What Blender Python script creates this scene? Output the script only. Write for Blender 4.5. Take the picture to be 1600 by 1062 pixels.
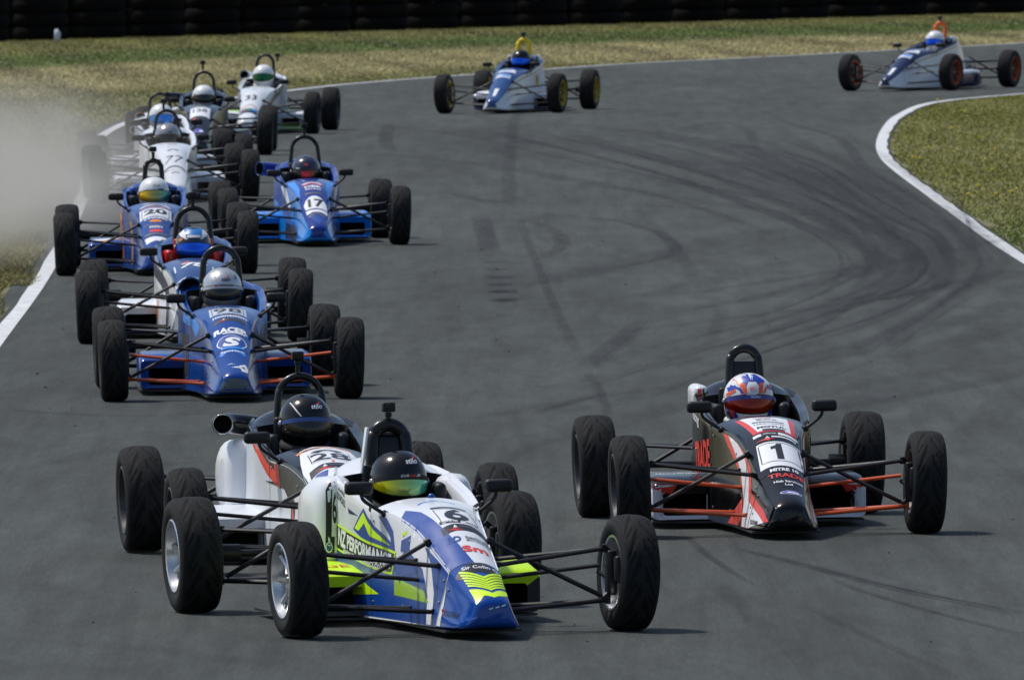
import bpy, bmesh, math, random
import numpy as np
from mathutils import Vector, Matrix
from mathutils.bvhtree import BVHTree

for _o in list(bpy.data.objects):
    bpy.data.objects.remove(_o)
S = bpy.context.scene
COL = S.collection
R = math.radians
rng = random.Random(7)
nrng = np.random.default_rng(5)

# ---------------------------------------------------------------- camera, sky, sun, exposure
F_PX, CAM_H, PITCH, ROLL = 24153.5, 3.66, R(1.8339), R(0.6529)
cam = bpy.data.cameras.new('camera')
cam.sensor_width = 36.0
cam.lens = F_PX * 36.0 / 1600.0
cam.clip_start = 1.0
cam.clip_end = 9000.0
cam.dof.use_dof = True
cam.dof.focus_distance = 81.0
cam.dof.aperture_fstop = 25.0
cam_o = bpy.data.objects.new('camera', cam)
COL.objects.link(cam_o)
fw = Vector((0, math.cos(PITCH), -math.sin(PITCH)))
up0 = Vector((0, math.sin(PITCH), math.cos(PITCH)))
rt0 = Vector((1, 0, 0))
cx = rt0 * math.cos(ROLL) - up0 * math.sin(ROLL)
cy = rt0 * math.sin(ROLL) + up0 * math.cos(ROLL)
cam_o.matrix_world = Matrix(((cx.x, cy.x, -fw.x, 0), (cx.y, cy.y, -fw.y, 0), (cx.z, cy.z, -fw.z, CAM_H), (0, 0, 0, 1)))
S.camera = cam_o

SUN_EL, SUN_AZ = R(60), R(-62)     # azimuth from +Y (into the picture) towards +X
wd = bpy.data.worlds.new('World')
S.world = wd
wd.use_nodes = True
wn = wd.node_tree
wn.nodes.clear()
sky = wn.nodes.new('ShaderNodeTexSky')
sky.sky_type = 'NISHITA'
sky.sun_disc = False
sky.sun_elevation = SUN_EL
sky.sun_rotation = SUN_AZ
sky.air_density = 1.0
sky.dust_density = 1.5
sky.ozone_density = 1.0
bg = wn.nodes.new('ShaderNodeBackground')
bg.inputs['Strength'].default_value = 0.09
wo = wn.nodes.new('ShaderNodeOutputWorld')
wn.links.new(sky.outputs[0], bg.inputs[0])
wn.links.new(bg.outputs[0], wo.inputs[0])
sun = bpy.data.lights.new('sun', 'SUN')
sun.energy = 2.5
sun.angle = R(5)
sun.color = (1.0, 0.96, 0.9)
sun_o = bpy.data.objects.new('sun', sun)
COL.objects.link(sun_o)
sdir = Vector((math.sin(SUN_AZ) * math.cos(SUN_EL), math.cos(SUN_AZ) * math.cos(SUN_EL), math.sin(SUN_EL)))
sun_o.rotation_euler = sdir.to_track_quat('Z', 'Y').to_euler()
sun_o.location = (0, 150, 60)
S.view_settings.view_transform = 'Standard'
S.view_settings.look = 'None'
S.view_settings.gamma = 1.0
S.view_settings.exposure = 0.38
S.view_settings.use_curve_mapping = False
S.cycles.use_denoising = True
S.cycles.max_bounces = 6
S.cycles.transparent_max_bounces = 24
S.cycles.volume_bounces = 1
S.cycles.volume_step_rate = 1.0

# ---------------------------------------------------------------- materials
MATS = {}


def srgb(r, g, b):
    f = lambda c: (c / 255 / 12.92) if c / 255 <= 0.04045 else ((c / 255 + 0.055) / 1.055) ** 2.4
    return (f(r), f(g), f(b))


def base_mat(name):
    m = bpy.data.materials.new(name)
    m.use_nodes = True
    nt = m.node_tree
    return m, nt, nt.nodes['Principled BSDF']


def mat(name, col, rough=0.5, metal=0.0, coat=0.0, dirt=0.10, scale=9.0, spec=0.5):
    """plain material with faint procedural mottling (dust, wear)"""
    if name in MATS:
        return MATS[name]
    m, nt, p = base_mat(name)
    tc = nt.nodes.new('ShaderNodeTexCoord')
    nz = nt.nodes.new('ShaderNodeTexNoise')
    nz.inputs['Scale'].default_value = scale
    nz.inputs['Detail'].default_value = 6
    nz.inputs['Roughness'].default_value = 0.65
    nt.links.new(tc.outputs['Object'], nz.inputs['Vector'])
    rp = nt.nodes.new('ShaderNodeMapRange')
    rp.inputs[1].default_value = 0.35
    rp.inputs[2].default_value = 0.75
    rp.inputs[3].default_value = 0.0
    rp.inputs[4].default_value = dirt
    nt.links.new(nz.outputs[0], rp.inputs[0])
    mx = nt.nodes.new('ShaderNodeMix')
    mx.data_type = 'RGBA'
    mx.inputs[6].default_value = (*col, 1)
    mx.inputs[7].default_value = (0.13, 0.12, 0.105, 1)
    nt.links.new(rp.outputs[0], mx.inputs[0])
    nt.links.new(mx.outputs[2], p.inputs['Base Color'])
    r2 = nt.nodes.new('ShaderNodeMapRange')
    r2.inputs[1].default_value = 0.3
    r2.inputs[2].default_value = 0.7
    r2.inputs[3].default_value = max(0.03, rough - 0.06)
    r2.inputs[4].default_value = min(1.0, rough + 0.12)
    nt.links.new(nz.outputs[0], r2.inputs[0])
    nt.links.new(r2.outputs[0], p.inputs['Roughness'])
    p.inputs['Metallic'].default_value = metal
    p.inputs['Coat Weight'].default_value = coat
    p.inputs['Coat Roughness'].default_value = 0.06
    p.inputs['Specular IOR Level'].default_value = spec
    MATS[name] = m
    return m


def paint(name, rgb):
    return mat('paint_' + name, srgb(*rgb), rough=0.17, coat=0.15, dirt=0.03, scale=4, spec=0.38)


def vinyl(name, rgb):
    return mat('vinyl_' + name, srgb(*rgb), rough=0.38, coat=0.15, dirt=0.05)


P_WHITE = paint('white', (226, 229, 234))
P_BLACK = mat('paint_black', (0.0035, 0.0037, 0.0045), rough=0.13, coat=0.0, dirt=0.004, scale=4, spec=0.36)
P_BLUE6 = paint('royal_blue', (4, 68, 152))
P_BLUE98 = paint('mid_blue', (10, 66, 144))
P_SKY = paint('sky_blue', (14, 128, 222))
P_NAVY = paint('navy', (22, 34, 74))
P_BLUE20 = paint('violet_blue', (28, 68, 142))
P_BLUE17 = paint('deep_blue', (8, 44, 134))
P_BLUE75 = paint('steel_blue', (38, 74, 128))
P_CHAR = paint('charcoal', (24, 30, 40))
P_GREY = paint('pale_grey', (178, 184, 194))
P_FLUO = mat('paint_fluorescent_yellow', srgb(206, 250, 18), rough=0.4, coat=0.2, dirt=0.06)
P_RED = paint('red', (208, 38, 28))
V_WHITE = vinyl('white', (232, 234, 238))
V_BLACK = vinyl('black', (12, 12, 14))
V_RED = vinyl('red', (216, 44, 32))
V_CORAL = vinyl('coral_red', (226, 60, 44))
V_FLUO = mat('vinyl_fluorescent', srgb(210, 250, 20), rough=0.4, dirt=0.04)
V_BLUE = vinyl('blue', (4, 66, 150))
V_SKY = vinyl('sky', (44, 140, 232))
V_ORANGE = vinyl('orange', (232, 138, 44))
V_TAN = vinyl('tan', (176, 128, 66))
V_GREY = vinyl('grey', (90, 94, 100))
V_DKGREY = vinyl('dark_grey', (44, 46, 52))
V_NAVY = vinyl('navy', (20, 30, 70))
V_PURPLE = vinyl('violet', (92, 84, 176))
V_GREEN = vinyl('green', (60, 160, 70))
M_INT = mat('cockpit_black', (0.008, 0.008, 0.009), rough=0.8, dirt=0.02, spec=0.2)
M_FLOOR = mat('undertray_black', (0.018, 0.018, 0.02), rough=0.5, dirt=0.25)
M_ARM = mat('black_steel_tube', (0.012, 0.012, 0.013), rough=0.42, dirt=0.05, spec=0.35)
M_ARMO = mat('orange_steel_tube', srgb(206, 84, 36), rough=0.4, dirt=0.15)
M_STEEL = mat('machined_steel', (0.32, 0.32, 0.33), rough=0.35, metal=0.9, dirt=0.3)
M_RUBBER = mat('tyre_rubber', (0.013, 0.0135, 0.0145), rough=0.8, dirt=0.06, scale=14, spec=0.2)
M_GROOVE = mat('tyre_groove', (0.0045, 0.0045, 0.005), rough=0.7, dirt=0.03, spec=0.2)
M_SIDEWALL = mat('tyre_sidewall', (0.009, 0.009, 0.010), rough=0.65, dirt=0.05, spec=0.25)
M_RIMS = mat('silver_rim', (0.62, 0.63, 0.65), rough=0.28, metal=0.9, dirt=0.15)
M_RIMD = mat('dark_rim', (0.06, 0.06, 0.065), rough=0.4, metal=0.6, dirt=0.2)
M_RIMY = mat('yellow_rim', srgb(190, 160, 10), rough=0.4, dirt=0.12)
M_RIMO = mat('orange_rim', srgb(180, 66, 14), rough=0.4, dirt=0.12)
M_DISC = mat('brake_disc', (0.10, 0.095, 0.09), rough=0.4, metal=0.8, dirt=0.4)
M_HOOPB = mat('hoop_black', (0.007, 0.007, 0.008), rough=0.28, coat=0.1, dirt=0.02, spec=0.35)
M_HOOPY = mat('hoop_yellow', srgb(232, 196, 24), rough=0.4, dirt=0.06)
M_HOOPO = mat('hoop_orange', srgb(232, 106, 30), rough=0.4, dirt=0.06)
M_PLASTIC = mat('black_plastic', (0.010, 0.010, 0.011), rough=0.45, dirt=0.03, spec=0.35)
M_SUIT = mat('race_suit_black', (0.02, 0.02, 0.024), rough=0.85, dirt=0.05)
M_SUITW = mat('race_suit_white', (0.62, 0.62, 0.64), rough=0.85, dirt=0.1)
M_SUITB = mat('race_suit_blue', (0.03, 0.05, 0.16), rough=0.85, dirt=0.1)
M_GLASS = mat('mirror_glass', (0.5, 0.52, 0.55), rough=0.05, metal=1.0, dirt=0.02)
M_TAIL = mat('rain_light_red', (0.35, 0.01, 0.01), rough=0.2, dirt=0.02)


def visor_mat(name, c1, c2, rough=0.08, metal=0.85):
    m, nt, p = base_mat('visor_' + name)
    tc = nt.nodes.new('ShaderNodeTexCoord')
    sp = nt.nodes.new('ShaderNodeSeparateXYZ')
    nt.links.new(tc.outputs['Object'], sp.inputs[0])
    rp = nt.nodes.new('ShaderNodeMapRange')
    rp.inputs[1].default_value = -0.09
    rp.inputs[2].default_value = 0.1
    nt.links.new(sp.outputs[0], rp.inputs[0])
    mx = nt.nodes.new('ShaderNodeMix')
    mx.data_type = 'RGBA'
    mx.inputs[6].default_value = (*c1, 1)
    mx.inputs[7].default_value = (*c2, 1)
    nt.links.new(rp.outputs[0], mx.inputs[0])
    nt.links.new(mx.outputs[2], p.inputs['Base Color'])
    p.inputs['Metallic'].default_value = metal
    p.inputs['Roughness'].default_value = rough
    return m


VIS_GOLD = visor_mat('gold_mirror', srgb(214, 208, 24), srgb(70, 190, 160), 0.14, 0.35)
VIS_SMOKE = visor_mat('smoke', (0.02, 0.018, 0.016), (0.03, 0.026, 0.02), 0.06, 0.2)
VIS_RED = visor_mat('red_mirror', srgb(130, 18, 10), srgb(150, 50, 10), 0.14, 0.4)
VIS_BLUE = visor_mat('blue_mirror', srgb(20, 90, 220), srgb(20, 100, 240), 0.15, 0.6)
VIS_AMBER = visor_mat('amber_mirror', srgb(230, 180, 20), srgb(40, 150, 140), 0.12, 0.4)
VIS_PINK = visor_mat('pink_mirror', srgb(230, 40, 90), srgb(210, 70, 20), 0.15, 0.6)
VIS_GREEN = visor_mat('green_mirror', srgb(20, 90, 40), srgb(20, 90, 60), 0.15, 0.6)
VIS_SKY = visor_mat('sky_mirror', srgb(60, 150, 230), srgb(40, 120, 220), 0.15, 0.6)


# ---------------------------------------------------------------- object helpers
def link(name, me, material=None, parent=None):
    o = bpy.data.objects.new(name, me)
    COL.objects.link(o)
    if parent is not None:
        o.parent = parent
    if material is not None:
        if len(me.materials) == 0:
            me.materials.append(None)
        o.material_slots[0].link = 'OBJECT'
        o.material_slots[0].material = material
    return o


def slots(o, mats):
    for i, m in enumerate(mats):
        o.material_slots[i].link = 'OBJECT'
        o.material_slots[i].material = m


def tag(o, label, cat=None, group=None, kind=None):
    if label:
        o['label'] = label
    if cat:
        o['category'] = cat
    if group:
        o['group'] = group
    if kind:
        o['kind'] = kind
    return o


def mesh(name, verts, faces, smooth=True, mi=None, nslots=1):
    me = bpy.data.meshes.new(name)
    me.from_pydata([tuple(v) for v in verts], [], [tuple(f) for f in faces])
    for _ in range(nslots):
        me.materials.append(None)
    if smooth:
        me.polygons.foreach_set('use_smooth', [True] * len(me.polygons))
    if mi is not None:
        me.polygons.foreach_set('material_index', mi)
    me.update()
    return me


def bm_mesh(name, bm, smooth=False, nslots=1):
    me = bpy.data.meshes.new(name)
    bm.to_mesh(me)
    bm.free()
    for _ in range(nslots):
        me.materials.append(None)
    if smooth:
        me.polygons.foreach_set('use_smooth', [True] * len(me.polygons))
    return me


def catmull(pts, n, closed=False):
    """interpolating curve through pts, n samples per span (centripetal-like, tension 0.5)"""
    P = [Vector(p) for p in pts]
    out = []
    m = len(P)
    for i in range(m - 1):
        p0 = P[i - 1] if i > 0 else P[0] * 2 - P[1]
        p1, p2 = P[i], P[i + 1]
        p3 = P[i + 2] if i + 2 < m else P[-1] * 2 - P[-2]
        for k in range(n):
            t = k / n
            out.append(0.5 * ((2 * p1) + (p2 - p0) * t + (2 * p0 - 5 * p1 + 4 * p2 - p3) * t * t + (3 * p1 - p0 - 3 * p2 + p3) * t ** 3))
    out.append(P[-1].copy())
    return out


def tube_geo(pts, radii, seg=10, flat=1.0, flat_axis=None, cap=True):
    """swept tube; returns verts, faces"""
    P = [Vector(p) for p in pts]
    n = len(P)
    if not hasattr(radii, '__len__'):
        radii = [radii] * n
    V, Fc = [], []
    t0 = (P[1] - P[0]).normalized()
    ref = Vector(flat_axis) if flat_axis else (Vector((0, 0, 1)) if abs(t0.z) < 0.9 else Vector((0, 1, 0)))
    nrm = (ref - t0 * ref.dot(t0)).normalized()
    for i in range(n):
        t = (P[min(i + 1, n - 1)] - P[max(i - 1, 0)]).normalized()
        nrm = (nrm - t * nrm.dot(t))
        nrm = nrm.normalized() if nrm.length > 1e-6 else Vector((1, 0, 0))
        b = t.cross(nrm)
        for k in range(seg):
            a = 2 * math.pi * k / seg
            V.append(P[i] + nrm * (math.cos(a) * radii[i] * flat) + b * (math.sin(a) * radii[i]))
    for i in range(n - 1):
        for k in range(seg):
            k2 = (k + 1) % seg
            Fc.append((i * seg + k, i * seg + k2, (i + 1) * seg + k2, (i + 1) * seg + k))
    if cap:
        Fc.append(tuple(range(seg - 1, -1, -1)))
        Fc.append(tuple((n - 1) * seg + k for k in range(seg)))
    return V, Fc


class Geo:
    def __init__(s):
        s.V, s.F, s.M = [], [], []

    def add(s, vf, mi=0):
        o = len(s.V)
        s.V += [tuple(v) for v in vf[0]]
        s.F += [tuple(i + o for i in f) for f in vf[1]]
        s.M += [mi] * len(vf[1])
        return s

    def tube(s, pts, r, seg=8, mi=0, **k):
        return s.add(tube_geo(pts, r, seg, **k), mi)

    def box(s, c, d, mi=0, bev=0.0, rot=None):
        bm = bmesh.new()
        bmesh.ops.create_cube(bm, size=1.0)
        for v in bm.verts:
            v.co = Vector((v.co.x * d[0], v.co.y * d[1], v.co.z * d[2]))
        if bev:
            bmesh.ops.bevel(bm, geom=bm.edges[:], offset=bev, segments=3, profile=0.5, affect='EDGES')
        M = Matrix.Translation(c) @ (rot.to_4x4() if rot else Matrix())
        bm.verts.index_update()
        V = [M @ v.co for v in bm.verts]
        Fc = [[v.index for v in f.verts] for f in bm.faces]
        bm.free()
        return s.add((V, Fc), mi)

    def lathe(s, prof, seg=32, axis='x', c=(0, 0, 0), mi=0, mif=None):
        """prof: (along, radius) list"""
        V, Fc = [], []
        n = len(prof)
        for k in range(seg):
            a = 2 * math.pi * k / seg
            for (l, r) in prof:
                p = (l, r * math.cos(a), r * math.sin(a)) if axis == 'x' else ((r * math.cos(a), l, r * math.sin(a)) if axis == 'y' else (r * math.cos(a), r * math.sin(a), l))
                V.append((p[0] + c[0], p[1] + c[1], p[2] + c[2]))
        for k in range(seg):
            k2 = (k + 1) % seg
            for i in range(n - 1):
                Fc.append((k * n + i, k2 * n + i, k2 * n + i + 1, k * n + i + 1))
        return s.add((V, Fc), mi)

    def mesh(s, name, smooth=True, nslots=1):
        return mesh(name, s.V, s.F, smooth, s.M, nslots)


def autosmooth(me, ang=35):
    bm = bmesh.new()
    bm.from_mesh(me)
    bmesh.ops.recalc_face_normals(bm, faces=bm.faces[:])
    for e in bm.edges:
        if len(e.link_faces) == 2 and e.calc_face_angle(0) > R(ang):
            e.smooth = False
    bm.to_mesh(me)
    bm.free()
    return me


# ---------------------------------------------------------------- setting
LEFT = [(-2.3, 10), (-2.95, 50), (-3.5, 90), (-3.76, 112.5), (-3.95, 132), (-4.3, 155), (-4.8, 180), (-5.15, 198), (-4.9, 212), (-4.2, 224), (-2.88, 235.3), (-1.96, 240.5), (-0.8, 245.6), (0.78, 252), (1.75, 255.8), (2.84, 259), (4.4, 263), (6.15, 268), (7.74, 272.5), (9.23, 276.8), (14, 290), (26, 322), (60, 410)]
RIGHT = [(6.3, 10), (5.6, 50), (4.95, 95), (4.42, 132.7), (4.31, 152.4), (4.28, 161), (4.25, 170.3), (4.27, 178.3), (4.42, 186.6), (4.75, 197), (5.15, 206), (5.85, 215.4), (7.2, 221.6), (9.2, 228), (15, 243), (30, 280), (64, 365)]


def resample(poly, n=8):
    return [(p.x, p.y) for p in catmull([Vector((a, b, 0)) for a, b in poly], n)]


LC, RC = resample(LEFT), resample(RIGHT)


def at_y(curve, y):
    for (x0, y0), (x1, y1) in zip(curve, curve[1:]):
        if y0 <= y <= y1 and y1 > y0:
            return x0 + (x1 - x0) * (y - y0) / (y1 - y0)
    return curve[-1][0]


def strip(curve, w, z, side):
    """flat ribbon along curve, w wide to the given side (+1 = right of travel)"""
    V, Fc, U = [], [], []
    d = 0
    for i, (x, y) in enumerate(curve):
        a = Vector(curve[max(i - 1, 0)])
        b = Vector(curve[min(i + 1, len(curve) - 1)])
        t = (b - a).normalized()
        nx, ny = t.y, -t.x
        wob = w * (1 + 0.06 * math.sin(i * 1.7))
        if i:
            d += (Vector(curve[i]) - Vector(curve[i - 1])).length
        if side == 0:
            V += [(x - nx * w / 2, y - ny * w / 2, z), (x + nx * w / 2, y + ny * w / 2, z)]
        else:
            V += [(x, y, z), (x + nx * wob * side, y + ny * wob * side, z)]
        U.append(d)
    n = len(curve)
    for i in range(n - 1):
        Fc.append((2 * i, 2 * i + 1, 2 * i + 3, 2 * i + 2))
    return V, Fc, U


def asphalt_mat():
    m, nt, p = base_mat('asphalt')
    L = nt.links.new
    tc = nt.nodes.new('ShaderNodeTexCoord')

    def noise(scale, detail, rough, vs=(1, 1, 1), rot=0.0, dist=0.0):
        mp = nt.nodes.new('ShaderNodeMapping')
        mp.inputs['Scale'].default_value = vs
        mp.inputs['Rotation'].default_value = (0, 0, rot)
        L(tc.outputs['Object'], mp.inputs['Vector'])
        n = nt.nodes.new('ShaderNodeTexNoise')
        n.inputs['Scale'].default_value = scale
        n.inputs['Detail'].default_value = detail
        n.inputs['Roughness'].default_value = rough
        n.inputs['Distortion'].default_value = dist
        L(mp.outputs[0], n.inputs['Vector'])
        return n.outputs[0]

    def rng_(src, a, b, lo, hi):
        r = nt.nodes.new('ShaderNodeMapRange')
        r.inputs[1].default_value = a
        r.inputs[2].default_value = b
        r.inputs[3].default_value = lo
        r.inputs[4].default_value = hi
        L(src, r.inputs[0])
        return r.outputs[0]

    def mul(a, b):
        r = nt.nodes.new('ShaderNodeMath')
        r.operation = 'MULTIPLY'
        L(a, r.inputs[0])
        L(b, r.inputs[1])
        return r.outputs[0]
    big = rng_(noise(0.5, 4, 0.6, (1, 0.09, 1), 0.02), 0.3, 0.7, 0.74, 1.2)
    mid = rng_(noise(2.6, 5, 0.7, (1, 0.14, 1), -0.12, 0.6), 0.3, 0.7, 0.76, 1.2)
    streak = rng_(noise(5.5, 4, 0.7, (1, 0.03, 1), 0.05, 0.4), 0.42, 0.72, 1.07, 0.72)
    fine = rng_(noise(60, 3, 0.8, (1, 0.35, 1)), 0.3, 0.7, 0.68, 1.32)
    grain = rng_(noise(48, 4, 0.85, (1, 0.045, 1), 0.03), 0.3, 0.7, 0.80, 1.2)
    v = mul(mul(mul(big, mid), mul(streak, fine)), grain)
    vm = nt.nodes.new('ShaderNodeVectorMath')
    vm.operation = 'SCALE'
    vm.inputs[0].default_value = (0.0545, 0.0600, 0.0555)
    L(v, vm.inputs['Scale'])
    L(vm.outputs[0], p.inputs['Base Color'])
    p.inputs['Roughness'].default_value = 0.9
    p.inputs['Specular IOR Level'].default_value = 0.25
    bp = nt.nodes.new('ShaderNodeBump')
    bp.inputs['Strength'].default_value = 0.35
    bp.inputs['Distance'].default_value = 0.01
    L(noise(70, 3, 0.7), bp.inputs['Height'])
    L(bp.outputs[0], p.inputs['Normal'])
    return m


def grass_mat(name, attr=True):
    m, nt, p = base_mat(name)
    L = nt.links.new
    tc = nt.nodes.new('ShaderNodeTexCoord')
    at = nt.nodes.new('ShaderNodeAttribute')
    at.attribute_name = 'turf'
    n1 = nt.nodes.new('ShaderNodeTexNoise')
    n1.inputs['Scale'].default_value = 3.0
    n1.inputs['Detail'].default_value = 5
    L(tc.outputs['Object'], n1.inputs['Vector'])
    mr = nt.nodes.new('ShaderNodeMapRange')
    mr.inputs[1].default_value = 0.3
    mr.inputs[2].default_value = 0.7
    mr.inputs[3].default_value = 0.88
    mr.inputs[4].default_value = 1.12
    L(n1.outputs[0], mr.inputs[0])
    vm = nt.nodes.new('ShaderNodeVectorMath')
    vm.operation = 'SCALE'
    L(at.outputs['Vector'], vm.inputs[0])
    L(mr.outputs[0], vm.inputs['Scale'])
    L(vm.outputs[0], p.inputs['Base Color'])
    p.inputs['Roughness'].default_value = 0.85
    p.inputs['Specular IOR Level'].default_value = 0.15
    return m


M_ASPHALT = asphalt_mat()
M_LINE = mat('road_paint_white', (0.72, 0.73, 0.74), rough=0.7, dirt=0.6, scale=7)
M_SOIL = mat('dry_turf', (0.16, 0.15, 0.055), rough=0.95, dirt=0.3, scale=1.2)
M_GRASS = grass_mat('grass_blades')

# ground sheet to the horizon
gv = [(-3000, -300, -0.012), (3000, -300, -0.012), (3000, 6000, -0.012), (-3000, 6000, -0.012)]
tag(link('ground', mesh('ground', gv, [(0, 1, 2, 3)], False), M_SOIL), None, kind='structure')
# road: rows across between the two edges, matched by arc fraction
NR = 160


def arc_sample(curve, n):
    P = np.array(curve)
    d = np.r_[0, np.cumsum(np.hypot(*np.diff(P, axis=0).T))]
    t = np.linspace(0, d[-1], n)
    return np.c_[np.interp(t, d, P[:, 0]), np.interp(t, d, P[:, 1])]


def zip_strip(A, B, z):
    """triangulated sheet between two polylines"""
    V = [(x, y, z) for x, y in A] + [(x, y, z) for x, y in B]
    na, nb = len(A), len(B)
    i = j = 0
    Fc = []
    while i < na - 1 or j < nb - 1:
        if j == nb - 1 or (i < na - 1 and (Vector(A[i + 1]) - Vector(B[j])).length <= (Vector(B[j + 1]) - Vector(A[i])).length):
            Fc.append((i, na + j, i + 1))
            i += 1
        else:
            Fc.append((i, na + j, na + j + 1))
            j += 1
    return V, Fc


def shifted(curve, d):
    out = []
    for i, (x, y) in enumerate(curve):
        t = (Vector(curve[min(i + 1, len(curve) - 1)]) - Vector(curve[max(i - 1, 0)])).normalized()
        out.append((x + t.y * d, y - t.x * d))
    return out


rv, rf = zip_strip(shifted(LC, -0.28), shifted(RC, 0.17), 0.0)
tag(link('road', mesh('road', rv, rf, False), M_ASPHALT), None, kind='structure')
v_, f_, _ = strip(LC, 0.125, 0.004, -1)
tag(link('edge_line', mesh('edge_line', v_, f_, False), M_LINE), 'white painted line along the outer edge of the track', kind='structure')
v_, f_, _ = strip(RC, 0.135, 0.004, 1)
tag(link('edge_line', mesh('edge_line', v_, f_, False), M_LINE), 'white painted line round the inside of the bend', kind='structure')


# ---- grass blades (uncountable): three stretches of turf in view
def turf_color(x, y):
    """mown bands of the far verge and the patchy infield; colour belongs to the grass itself"""
    G = np.array([0.075, 0.125, 0.022])
    T = np.array([0.40, 0.335, 0.165])
    O = np.array([0.175, 0.165, 0.050])
    A = np.interp(x, [-30, -8.6, -4.5, 0, 4.9, 9.7, 40], [215, 259, 271, 281, 290, 294, 340])
    B = np.interp(x, [-30, -7.6, -4, 0, 4.5, 9, 40], [175, 229, 243, 258, 262, 270, 305])
    C = A + 17
    e = lambda a, b: 1 / (1 + np.exp(-(a - b) / 1.3))
    wG = e(y, A) * (1 - e(y, C))
    wT = e(y, B) * (1 - e(y, A))
    wO = np.clip(1 - wG - wT, 0, 1)
    return 1.3 * (wG[:, None] * G + wT[:, None] * T + wO[:, None] * O)


def blades(name, X, Y, colr, h0, h1, wdt, label):
    n = len(X)
    h = nrng.uniform(h0, h1, n)
    a = nrng.uniform(0, math.pi, n)
    lean = nrng.uniform(-2.6, 2.6, (n, 2)) * h[:, None]
    w = nrng.uniform(0.7, 1.4, n) * wdt
    V = np.zeros((n, 3, 3))
    V[:, 0, 0] = X - np.cos(a) * w / 2
    V[:, 0, 1] = Y - np.sin(a) * w / 2
    V[:, 1, 0] = X + np.cos(a) * w / 2
    V[:, 1, 1] = Y + np.sin(a) * w / 2
    V[:, :2, 2] = -0.014
    V[:, 2, 0] = X + lean[:, 0]
    V[:, 2, 1] = Y + lean[:, 1]
    V[:, 2, 2] = h
    me = bpy.data.meshes.new(name)
    me.vertices.add(n * 3)
    me.loops.add(n * 3)
    me.polygons.add(n)
    me.vertices.foreach_set('co', V.ravel())
    me.loops.foreach_set('vertex_index', np.arange(n * 3, dtype=np.int32))
    me.polygons.foreach_set('loop_start', np.arange(0, n * 3, 3, dtype=np.int32))
    me.polygons.foreach_set('loop_total', np.full(n, 3, dtype=np.int32))
    at = me.attributes.new('turf', 'FLOAT_VECTOR', 'POINT')
    at.data.foreach_set('vector', np.repeat(colr, 3, axis=0).ravel())
    me.update()
    me.validate()
    o = link(name, me, M_GRASS)
    tag(o, label, 'grass', kind='stuff')
    return o


def vnoise(x, y, seed):
    r = np.random.default_rng(seed)
    s = np.zeros_like(x)
    for k in range(7):
        f = r.uniform(0.3, 2.6, 2) * (1, 0.16)
        s += np.sin(x * f[0] * 2 + y * f[1] * 2 + r.uniform(0, 6.3))
    return s / 2.6


def lx_of(Y, curve):
    C = np.array([(a, b) for a, b in curve])
    o = np.argsort(C[:, 1])
    return np.interp(Y, C[o, 1], C[o, 0])


# far verge
n = 620000
X = nrng.uniform(-15, 15, n)
Y = nrng.uniform(165, 325, n)
xl = lx_of(Y, LC)
bar = 297.6 + (X + 9.8) * 1.425
keep = (X < xl - 0.22) & (Y < bar + 0.6)
X, Y = X[keep], Y[keep]
c = turf_color(X, Y) * (1 + 0.22 * vnoise(X, Y, 3))[:, None]
mixt = nrng.uniform(0, 1, len(X))[:, None]
c = np.where(mixt < 0.03, np.array([0.30, 0.25, 0.11]), c)
c *= nrng.uniform(0.94, 1.06, len(X))[:, None]
blades('grass', X, Y, np.clip(c, 0.005, 1), 0.006, 0.020, 0.022, 'mown green and straw coloured grass between the track and tyre wall')
# infield
n = 480000
X = nrng.uniform(4.2, 14, n)
Y = nrng.uniform(100, 262, n)
xr = lx_of(Y, RC)
edge_j = 0.18 + 0.06 * vnoise(X * 3, Y * 2, 8)
keep = (X > xr + edge_j)
X, Y = X[keep], Y[keep]
nz = vnoise(X * 0.8, Y * 0.8, 11)
O = np.array([0.235, 0.235, 0.055])
G = np.array([0.125, 0.185, 0.028])
D = np.array([0.32, 0.305, 0.10])
t = np.clip(nz * 0.6 + 0.45, 0, 1)[:, None]
g2 = np.clip(1.2 - np.abs(Y - 140) / 14, 0, 1)[:, None] * 0.9
c = O * (1 - t) + D * t
c = c * (1 - g2) + G * g2
mixt = nrng.uniform(0, 1, len(X))[:, None]
c = np.where(mixt < 0.07, D * 1.1, np.where(mixt > 0.94, G, c))
c *= nrng.uniform(0.94, 1.06, len(X))[:, None]
blades('grass', X, Y, np.clip(c, 0.005, 1), 0.006, 0.024, 0.016, 'patchy olive grass on the inside of the bend')
# near left verge
n = 160000
X = nrng.uniform(-6.5, -3.3, n)
Y = nrng.uniform(95, 166, n)
xl = lx_of(Y, LC)
keep = (X < xl - 0.22 + 0.07 * vnoise(X * 3, Y, 4))
X, Y = X[keep], Y[keep]
c = (np.array([0.21, 0.19, 0.075]) * (1 + 0.3 * vnoise(X, Y, 9))[:, None]) * nrng.uniform(0.7, 1.3, len(X))[:, None]
blades('grass', X, Y, np.clip(c, 0.005, 1), 0.012, 0.04, 0.015, 'worn brownish grass beside the left edge line')

# yellow flowers in the infield
g = Geo()
for _ in range(46):
    y = rng.uniform(128, 214)
    x = at_y(RC, y) + rng.uniform(0.25, 2.6)
    h = rng.uniform(0.05, 0.10)
    g.tube([(x, y, -0.01), (x + rng.uniform(-.01, .01), y, h)], 0.003, 4)
    g.lathe([(h, 0.004), (h + 0.006, 0.022), (h + 0.016, 0.02), (h + 0.02, 0.0)], 7, 'z', (x, y, 0), 1)
fl = link('dandelions', g.mesh('dandelions', True, 2))
slots(fl, [mat('stem_green', (0.06, 0.1, 0.02), 0.8), mat('petal_yellow', srgb(226, 196, 20), 0.7, dirt=0.0)])
tag(fl, 'small yellow dandelions scattered in the infield grass', 'flowers', kind='stuff')

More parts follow.
